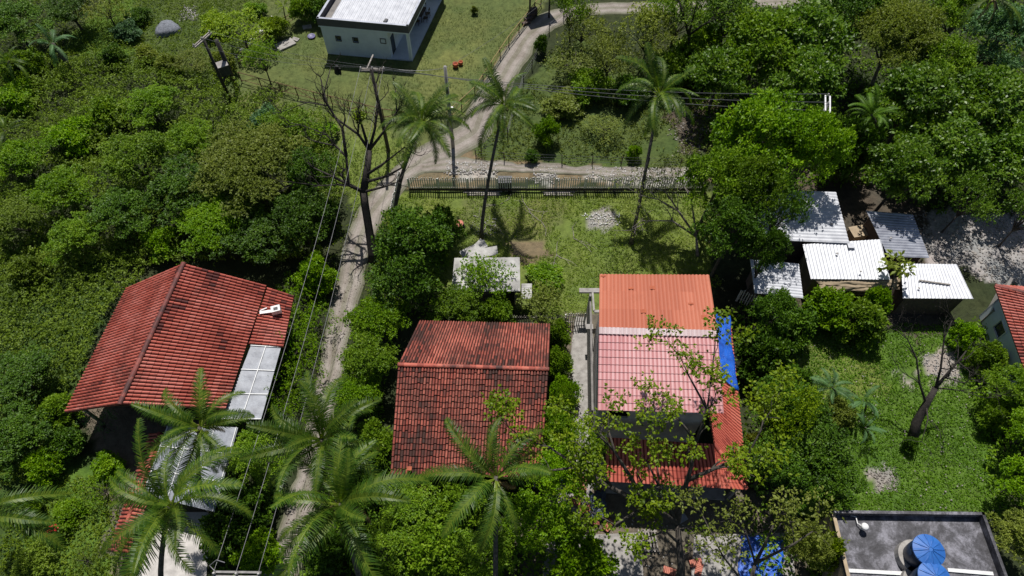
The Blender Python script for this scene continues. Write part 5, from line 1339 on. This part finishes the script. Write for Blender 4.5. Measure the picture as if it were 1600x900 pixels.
for k, (u, v, r) in enumerate(((360, 101, .22), (366, 95, .2), (371, 90, .24), (379, 80, .34), (389, 69, .2), (394, 63, .28), (403, 52, .25), (408, 49, .2), (418, 38, .2), (425, 28, .22))):
    blob(G(u, v), r, 'whitestone', 'garden_stone', 'white painted stone in the garden row, number %s from the twin pole' % ('first second third fourth fifth sixth seventh eighth ninth last'.split()[k]), 'stone', k, .8, 'white stones in a garden row')
def slab(u, v, sx, sy, sz, rz, mat, label, name='slab', cat='slab', z=0):
    p = G(u, v, z); mb = MB(); mb.box((p.x, p.y, z+sz/2), (sx, sy, sz), rz, tilt=(.02, .03)); mb.box((p.x+.1, p.y, z+sz+.02), (sx*.4, sy*.1, .03), rz+.2)
    tag(mb.build(name, M[mat]), label, cat)
slab(446, 71, 1.9, 1.1, .18, .7, 'concrete', 'largest grey cement slab on the grass left of the bungalow', 'cement_slab')
slab(480, 43, .9, .55, .12, .35, 'concrete', 'small pale slab on the grass nearest the bungalow roof edge', 'cement_slab')
slab(462, 62, .7, .45, .1, -.4, 'concrete', 'broken bit of slab beside the largest grey slab', 'cement_slab')
p = G(487, 58); mb = MB(); mb.lathe(p, [(.2, 0), (.38, .1), (.4, .16), (.34, .12), (.1, .05)], 16); tag(mb.build('basin', M['dish'], None, True), 'purplish round basin on the grass left of the bungalow', 'basin')
for u, v, r, lb in ((712, 105, .3, 'orange clay pot on the bungalow lawn, left of the pair'), (720, 101, .24, 'orange clay pot on the bungalow lawn, right and smaller of the pair')):
    p = G(u, v); t = thing('clay_pot', lb, 'pot', p); mb = MB(); mb.lathe(p, [(r*.6, 0), (r, r*.8), (r*.85, r*1.4), (r*.95, r*1.55), (r*.75, r*1.5), (r*.6, r*1.0)], 16); mb.build('body', M['clay'], t, True)
T('shrub', 741, 14, 6, .8, 'olive', 'tiny dark shrub alone on the bungalow lawn')
p = G(527, 112); t = thing('charred_stump', 'black charred stump in the bungalow shadow', 'stump', p); mb = MB(); mb.tube([p, p+Vector((0, 0, .4)), p+Vector((.1, 0, .7))], [.3, .22, .15], 8); mb.tube([p+Vector((.3, -.2, 0)), p+Vector((.35, -.1, .5))], [.14, .1], 7); mb.build('wood', M['black'], t)
# sawn stump and bits on the lawn
p = G(718, 356); t = thing('sawn_stump', 'sawn palm stump with reddish cut face on the lawn', 'stump', p); mb = MB(); mb.tube([p, p+Vector((0, 0, .6))], [.5, .38], 14); mb.build('wood', M['bark'], t); mb = MB(); mb.lathe(p+Vector((0, 0, .603)), [(.36, 0), (.1, .02)], 14); mb.build('cut_face', M['claystack'], t)
p = G(789, 300); mb = MB(); mb.box((p.x, p.y+.5, .5), (1.1, .7, 1.0), 0); mb.box((p.x, p.y+.5, 1.02), (1.2, .8, .05), 0); tag(mb.build('bin', M['dull']), 'dark green box bin standing at the picket fence', 'bin')
for u, L, lb in ((752, 3.4, 'white planks lying along the foot of the picket fence, left pile'), (870, 3.0, 'white planks lying along the foot of the picket fence, right pile')):
    p = G(u, 302); t = thing('plank_pile', lb, 'planks', p)
    for k in range(4): mb = MB(); mb.box((p.x+random.uniform(-.3, .3), p.y+.16*k-.2, .05+.04*(k % 2)), (L*random.uniform(.7, 1), .13, .035), random.uniform(-.04, .04)); mb.build('plank', M['drywood'], t)
def scatter(name, label, P, n, smin, smax, mats, seed, kind='stuff', z=.03, flat=.5):
    """loose stones over a polygon"""
    rng = np.random.default_rng(seed); Q = np.array(gp(P)); mn, mx = Q.min(0), Q.max(0); V = []; T_ = []; c = 0
    xy = rng.uniform(mn, mx, (n*4, 2)); xy = xy[inpoly(xy[:, 0]+(vnoise(xy[:, 0], xy[:, 1])-.5)*1.5, xy[:, 1], [tuple(q) for q in Q])][:n]
    for x, y in xy:
        s = rng.uniform(smin, smax)*rng.uniform(.4, 1); a = rng.uniform(0, 6.3); h = s*flat
        k = rng.uniform(.7, 1.3, 8); cr = []
        for j in range(4):
            an = a+j*math.pi/2; cr.append((x+math.cos(an)*s*k[j], y+math.sin(an)*s*k[j]))
        b = [np.array([q[0], q[1], z-.02]) for q in cr]; tp = [np.array([x+(q[0]-x)*.6, y+(q[1]-y)*.6, z+h*k[4+j]]) for j, q in enumerate(cr)]; tt = rng.random()
        for j in range(4): V.append([b[j], b[(j+1) % 4], tp[(j+1) % 4], tp[j]]); T_.append(tt)
        V.append(tp); T_.append(tt)
    me = quads_mesh(name, np.array(V), np.array(T_)); me.materials.append(M[mats]); o = bpy.data.objects.new(name, me); C.objects.link(o); return tag(o, label, None, None, kind)
scatter('rubble', 'pale rubble heap on the track by the lane junction', [(690, 252), (778, 256), (772, 274), (688, 272)], 330, .05, .17, 'stone', 1)
scatter('rubble', 'pale rubble spill on the track behind the fence middle', [(832, 256), (874, 262), (870, 288), (836, 286)], 200, .05, .15, 'stone', 2)
scatter('rubble', 'long rubble spread on the track towards the big tree', [(915, 262), (1110, 263), (1106, 286), (985, 288), (925, 278)], 700, .05, .17, 'stone', 3)
scatter('gravel', 'pale gravel patch in the upper left garden', [(272, 20), (290, 8), (318, 12), (305, 32), (276, 34)], 350, .05, .14, 'stone', 4)
scatter('debris', 'white scraps in the weeds at the twin utility pole', [(330, 120), (345, 117), (350, 132), (332, 132)], 22, .08, .2, 'whitestone', 5)
scatter('rubble', 'rubble crumbs along the cement walkway', [(885, 500), (912, 505), (915, 600), (890, 780), (870, 700)], 500, .02, .08, 'stone', 6)
scatter('rubble', 'stones around the lawn palm foot', [(735, 335), (775, 340), (770, 372), (740, 368)], 90, .04, .1, 'stone', 7)
scatter('debris', 'crumbs of rubble and broken tile on the yard floor', [(860, 790), (1240, 800), (1245, 950), (850, 950)], 600, .02, .07, 'stone', 8, z=.06)
scatter('debris', 'ash lumps on the white patch of the lawn', [(907, 334), (968, 333), (970, 352), (912, 352)], 150, .04, .12, 'whitestone', 9)
scatter('debris', 'ash lumps on the pale patch of the right lawn', [(1443, 552), (1490, 550), (1500, 590), (1440, 588)], 200, .03, .1, 'stone', 10)
scatter('debris', 'dry clippings heap near the flat roof', [(1350, 738), (1394, 738), (1394, 768), (1358, 770)], 200, .03, .1, 'drywood', 11)
scatter('fallen_leaves', 'brown fallen leaves strewn along the shaded lane', [(440, 900), (480, 900), (545, 560), (575, 400), (540, 400), (495, 560), (440, 820)], 700, .03, .09, 'darkwood', 18, z=.05, flat=.15)
scatter('fallen_leaves', 'brown fallen leaves and clippings on the right hand lawn', [(1180, 540), (1490, 520), (1570, 800), (1290, 800)], 500, .03, .08, 'drywood', 19, z=.12, flat=.15)
# stacked tiles
def tile_stack(u, v, n, rz, label, seed):
    p = G(u, v); t = thing('tile_stack', label, 'tile stack', p, 'stacked new tiles in the yard'); rng = random.Random(seed)
    for k in range(n):
        mb = MB()
        for j in range(7): mb.box((p.x+math.cos(rz)*(j-3)*.11, p.y+math.sin(rz)*(j-3)*.11, .06+.2*k+.09), (.085, .4, .18), rz+rng.uniform(-.06, .06), tilt=(rng.uniform(-.05, .05), rng.uniform(-.12, .12)))
        mb.build('tile_row', M['claystack'], t)
for a in ((908, 752, 3, .1, 'tallest stack of new tiles, farthest from the camera', 1), (906, 768, 2, .5, 'tile stack just in front of the tallest one', 2), (898, 785, 2, -.4, 'tile stack left of the dark tarpaulin, under the tree', 3),
          (914, 797, 1, .3, 'single tile row left below the dark tarpaulin', 4), (950, 822, 1, .9, 'tiles spilled right of the dark tarpaulin', 5), (927, 815, 1, -.2, 'single tile row below the dark tarpaulin', 6),
          (1086, 880, 1, .2, 'small tile row lying in the open yard', 7), (1091, 890, 1, 1.2, 'crossed tile row nearest the open yard centre', 8), (1045, 893, 1, -.3, 'tile row at the yard bottom edge', 9)): tile_stack(*a)
q = [G(918, 772, .15), G(942, 770, .15), G(950, 806, .15), G(922, 812, .15)]
for x in q: x.z = .45
draped('tarpaulin', (q[3], q[2], q[1], q[0]), M['tarpdark'], 'dark blue grey tarpaulin heaped on the tile stacks', 'tarpaulin', .28, 20, 7)
q = [G(1158, 838, .12), G(1222, 842, .12), G(1225, 905, .12), G(1155, 900, .12)]
draped('tarpaulin', (q[3], q[2], q[1], q[0]), M['tarp'], 'bright blue tarpaulin spread on the yard floor', 'tarpaulin', .1, 30, 11)
q = [G(878, 732, 1), G(897, 732, 1), G(897, 750, .8), G(878, 750, .8)]
draped('tarpaulin', (q[3], q[2], q[1], q[0]), M['tarp'], 'small blue tarpaulin scrap beside the walkway', 'tarpaulin', .1, 12, 4)
p = G(1012, 846); t = thing('timber_pallet', 'grey timber pallet leaning in the yard', 'pallet', p)
for k in range(6): mb = MB(); mb.box((p.x-.5+k*.2, p.y, .22), (.09, 1.35, .04), .08); mb.build('slat', M['drywood'], t)
for k in range(3): mb = MB(); mb.box((p.x, p.y-.55+k*.55, .13), (1.2, .1, .1), .08); mb.build('runner', M['drywood'], t)
p = G(1062, 812); t = thing('plastic_tub', 'pale plastic tub in the shade under the porch roof', 'tub', p, rz=.5); mb = MB(); mb.box((0, 0, .15), (.7, .45, .3)); o = mb.build('body', M['whitepaint']); o.parent = t
mb = MB(); mb.box((0, 0, .32), (.78, .53, .04)); o = mb.build('rim', M['acrylic']); o.parent = t
p = G(930, 762); mb = MB(); mb.box((p.x, p.y, 1.0), (.9, .5, .04), .4, tilt=(.4, .3)); mb.bar((p.x, p.y, 0), (p.x, p.y, .98), .06); tag(mb.build('board', M['concrete']), 'grey board propped on a post at the walkway end', 'board')
p = G(924, 622); mb = MB(); mb.tube([p+Vector((0, 0, .1)), p+Vector((.05, .3, .7)), p+Vector((-.1, .5, 1.1))], .05, 8); tag(mb.build('downpipe', M['whitepaint'], None, True), 'white pipe elbow beside the walkway wall', 'pipe')
for k, (u, v, r, lb) in enumerate(((1308, 396, .09, 'small dark stone on the middle shed roof near its top edge'), (1345, 424, .08, 'small dark stone on the middle shed roof near the tan awning'), (1300, 350, .1, 'stone weight on the leftmost large white roof'), (1436, 450, .08, 'stone weight on the clearing shed roof'), (1392, 372, .09, 'stone weight on the bluish metal roof'))):
    blob(G(u, v, 2.85 if k != 2 else 3.15), r, 'stone', 'roof_stone', lb, 'stone', k+30, .8, 'stones weighing down the shed roofs')
p = G(1462, 440, 2.8); mb = MB(); mb.bar(p+Vector((-1.2, .1, .03)), p+Vector((1.0, -.25, -.02)), .1, .06); tag(mb.build('plank', M['drywood']), 'grey plank laid across the clearing shed roof', 'plank')
# things at the lane bend top
p = G(822, 38); t = thing('brick_pile', 'stepped reddish brick pile at the top of the lane fence', 'bricks', p)
for k in range(4): mb = MB(); mb.box((p.x+.25*k, p.y+.5*k, .15+.09*k), (.8, .4, .3+.18*k), .5); mb.build('course', M['brick'], t)
p = G(838, 26); t = thing('gate_shelter', 'dark roofed gate post shelter beside the lane top', 'shelter', p)
for dx in (-.7, 1.3): mb = MB(); mb.bar((p.x+dx, p.y-.2, 0), (p.x+dx, p.y-.2, 2.6), .18); mb.build('post', M['darkpole'], t)
mb = MB(); mb.box((p.x+.3, p.y+.6, 2.7), (3.0, 2.0, .12), .4, tilt=(.1, 0)); mb.build('roof', M['dull'], t)
for u, v, lb in ((80, 829, 'red flowering plant in the lower left garden'),):
    p = G(u, v, 1.2); t = thing('flower_bush', lb, 'flowers', (p.x, p.y, 0)); r2 = np.random.default_rng(8)
    P0 = np.array(p)+r2.normal(0, .16, (40, 3)); V, Tn = sprays(P0, r2.normal(0, 1, (40, 3)), 3, .14, .1, r2, np.full(40, .5)); me = quads_mesh('blossom', V-np.array((p.x, p.y, 0)), Tn); me.materials.append(M['red_flower']); o = bpy.data.objects.new('blossom', me); C.objects.link(o); o.parent = t
    P0 = np.array(p)-np.array([0, 0, .4])+r2.normal(0, .3, (160, 3)); V, Tn = sprays(P0, r2.normal(0, 1, (160, 3)), 3, .2, .1, r2, np.full(160, .5)); me = quads_mesh('leaves', V-np.array((p.x, p.y, 0)), Tn); me.materials.append(M['mid']); o = bpy.data.objects.new('leaves', me); C.objects.link(o); o.parent = t

# ------------------------------------------------------------------ ground cover: nobody could count it
AVOID = [gp(P) for P in ([(95, 650), (188, 620), (352, 640), (420, 440), (290, 420), (205, 460)], [(600, 560), (650, 515), (870, 515), (850, 760), (600, 760)], [(920, 450), (1135, 450), (1175, 790), (920, 790)],
    [(500, -60), (705, -60), (650, 100), (508, 90)], [(1180, 310), (1455, 330), (1525, 490), (1180, 490)], [(1305, 830), (1600, 830), (1700, 1000), (1310, 1000)], [(700, 420), (835, 420), (835, 480), (700, 480)], [(190, 690), (340, 690), (320, 1000), (180, 1000)])]
def near_road(x, y):
    m = np.zeros(x.shape, bool)
    for pts in ([(410, 960, 62), (455, 850, 56), (478, 760, 54), (497, 680, 52), (513, 600, 52), (528, 520, 52), (542, 460, 52), (555, 400, 52), (572, 350, 48), (596, 310, 44), (628, 275, 46), (665, 248, 50), (705, 228, 56), (740, 205, 54), (757, 170, 50), (778, 130, 46), (803, 90, 44), (828, 55, 42), (870, 27, 38), (930, 14, 32), (1000, 12, 30), (1100, 10, 28), (1250, 0, 26)],
                [(660, 262, 24), (720, 258, 28), (800, 262, 24), (900, 266, 22), (1000, 270, 22), (1110, 272, 22)], [(912, 496, 26), (908, 560, 34), (910, 620, 36), (905, 690, 44), (895, 760, 60), (890, 800, 70)]):
        P = [(G(u, v), w/ppm(v)) for u, v, w in pts]
        for (a, wa), (b, wb) in zip(P[:-1], P[1:]):
            d = b-a; L2 = d.x**2+d.y**2; t = np.clip(((x-a.x)*d.x+(y-a.y)*d.y)/L2, 0, 1)
            m |= np.hypot(x-(a.x+t*d.x), y-(a.y+t*d.y)) < (wa+(wb-wa)*t)/2-.1+.25*(vnoise(x*2, y*2)-.5)*2
    return m
def cover(name, label, polys, dens, hfun, L, Wd, mat, seed, k=4, cut=.0, holes=(), up=.7, spread=.8, vert=0.0, patch=.35):
    rng = np.random.default_rng(seed); XY = []
    for P in polys:
        Q = np.array(gp(P)); Q[:, 1] = np.clip(Q[:, 1], 3, 95); mn, mx = Q.min(0), Q.max(0); n = int((mx-mn).prod()*dens)
        xy = rng.uniform(mn, mx, (n, 2)); wx = (fbm(xy[:, 0]*.6, xy[:, 1]*.6)-.5)*2.5
        XY.append(xy[inpoly(xy[:, 0]+wx, xy[:, 1]+wx*.7, [tuple(q) for q in Q])])
    xy = np.concatenate(XY); x, y = xy.T
    ok = ~near_road(x, y)
    for A in AVOID+[gp(h) for h in holes]: ok &= ~inpoly(x, y, A)
    ok &= fbm(x*patch, y*patch, 4) > cut
    x = x[ok]; y = y[ok]; h = hfun(x, y); z = h*rng.uniform(.55, 1.0, len(x))
    D = rng.normal(0, 1, (len(x), 3)); D[:, 2] = np.abs(D[:, 2])*.5+vert
    D /= np.linalg.norm(D, axis=1, keepdims=True)
    tint = np.clip(.15+.7*fbm(x*.5+5, y*.5)+.3*(fbm(x*2, y*2)-.5), 0, 1)
    V, T_ = sprays(np.stack([x, y, z], 1), D, k, L, Wd, rng, tint, up=up, spread=spread)
    me = quads_mesh(name, V, T_); me.materials.append(M[mat]); o = bpy.data.objects.new(name, me); C.objects.link(o)
    return tag(o, label, None, None, 'stuff')
cover('vine_cover', 'vines and creepers blanketing the left slope', [[(-120, 370), (200, 390), (260, 400), (200, 470), (100, 640), (130, 700), (60, 760), (-150, 760)]], 38, lambda x, y: .25+1.2*fbm(x*.35, y*.35)**1.5+.7*fbm(x*1.5, y*1.5), .21, .11, 'slope', 1, k=5)
cover('undergrowth', 'weeds and low growth under the left thicket', [[(-150, 130), (180, 90), (330, 130), (520, 190), (545, 270), (500, 420), (230, 420), (-150, 420)]], 42, lambda x, y: .2+2.6*fbm(x*.45, y*.45)**1.6+1.3*np.maximum(fbm(x*1.6, y*1.6)-.45, 0)*3, .22, .10, 'slope', 2, k=4)
cover('undergrowth', 'weeds under the roadside trees and palms', [[(440, 430), (520, 430), (470, 640), (400, 960), (320, 960), (350, 700)], [(520, 640), (540, 480), (640, 470), (620, 500), (600, 760), (880, 760), (860, 960), (470, 960), (500, 780)], [(600, 350), (690, 350), (700, 500), (600, 500)], [(850, 480), (890, 500), (890, 700), (855, 760)]], 20, lambda x, y: .15+.9*fbm(x*.6, y*.6)**1.5, .28, .13, 'mid', 3, k=4)
cover('undergrowth', 'shaded forest floor plants on the right', [[(1080, -40), (1700, -40), (1700, 330), (1440, 340), (1400, 300), (1150, 300), (1090, 230)], [(1130, 480), (1300, 470), (1200, 640), (1320, 790), (1300, 960), (1170, 960), (1170, 700)]], 9, lambda x, y: .2+.9*fbm(x*.4, y*.4)**1.5, .32, .15, 'mid', 4, k=4)
cover('undergrowth', 'weeds on the right margin of the lawn', [[(1500, 500), (1560, 520), (1700, 560), (1700, 960), (1560, 800), (1520, 660)]], 20, lambda x, y: .2+1.0*fbm(x*.5, y*.5)**1.5, .28, .13, 'mid', 5, k=4)
cover('bank_weeds', 'tufty weeds on the scrub bank beyond the picket fence', [[(740, 250), (835, 105), (905, 40), (1110, 60), (1140, 262)]], 22, lambda x, y: .08+.7*fbm(x*.7, y*.7)**2.2, .2, .09, 'scrub', 6, k=4, cut=.36, patch=.5)
cover('bank_weeds', 'long grass and weeds on the upper left bank', [[(100, 120), (130, 30), (215, -30), (420, -30), (400, 60), (350, 120), (200, 110)]], 24, lambda x, y: .08+.6*fbm(x*.6, y*.6)**2, .24, .07, 'grass', 7, k=4, vert=.4)
cover('bank_weeds', 'rough weeds in the top left corner', [[(-200, -60), (140, -60), (120, 60), (110, 130), (-200, 150)]], 22, lambda x, y: .1+.8*fbm(x*.6, y*.6)**2, .22, .09, 'slope', 17, k=4)
cover('lawn_grass', 'leafy grass on the middle lawn', [[(590, 325), (640, 305), (1110, 303), (1120, 470), (900, 500), (700, 470), (640, 400), (560, 400)]], 60, lambda x, y: .03+.16*fbm(x*1.2, y*1.2)**2, .13, .055, 'grass', 8, k=3, cut=.33, patch=.45, vert=.5, holes=[[(905, 332), (972, 330), (972, 356), (908, 356)], [(797, 372), (853, 374), (850, 400), (805, 400)]])
cover('lawn_grass', 'broad leaved turf on the right hand lawn', [[(1170, 520), (1500, 505), (1560, 640), (1585, 800), (1540, 812), (1290, 812), (1220, 640)]], 75, lambda x, y: .03+.14*fbm(x*1.2, y*1.2)**2, .12, .065, 'vine', 9, k=4, holes=[[(1443, 552), (1490, 550), (1500, 590), (1440, 585)], [(1350, 738), (1392, 738), (1394, 768), (1360, 770)], [(1405, 575), (1430, 572), (1436, 592), (1418, 600)]])
cover('lawn_grass', 'short mown grass round the white bungalow', [[(400, -60), (850, -60), (830, 20), (770, 100), (700, 190), (690, 240), (560, 310), (510, 300), (480, 220), (380, 160), (430, 70)]], 22, lambda x, y: .02+.05*fbm(x*1.2, y*1.2),   .10, .05, 'mown', 10, k=3, cut=.42, patch=.3, vert=.5)
cover('lawn_grass', 'mossy growth in the lower left garden', [[(60, 745), (180, 735), (200, 960), (-50, 960)]], 60, lambda x, y: .05+.2*fbm(x, y), .16, .09, 'grass', 11, k=3)
cover('verge_grass', 'grass along the lane verge by the dead tree', [[(520, 230), (640, 225), (600, 320), (560, 420), (500, 600), (490, 500), (530, 330)], [(600, 320), (640, 300), (600, 400), (520, 640), (500, 640), (560, 400)]], 30, lambda x, y: .04+.25*fbm(x, y)**2, .16, .06, 'grass', 12, k=3, cut=.3, vert=.4)
# leaf litter under the right forest
scatter('leaf_litter', 'dry pale leaf litter on the dappled clearing', [(1430, 330), (1700, 325), (1700, 445), (1550, 445), (1450, 420)], 1500, .06, .16, 'drywood', 14, flat=.15)
scatter('leaf_litter', 'dry leaf litter on the bare patch behind the palm', [(1030, 150), (1160, 150), (1140, 240), (1060, 245)], 600, .05, .14, 'drywood', 15, flat=.15)
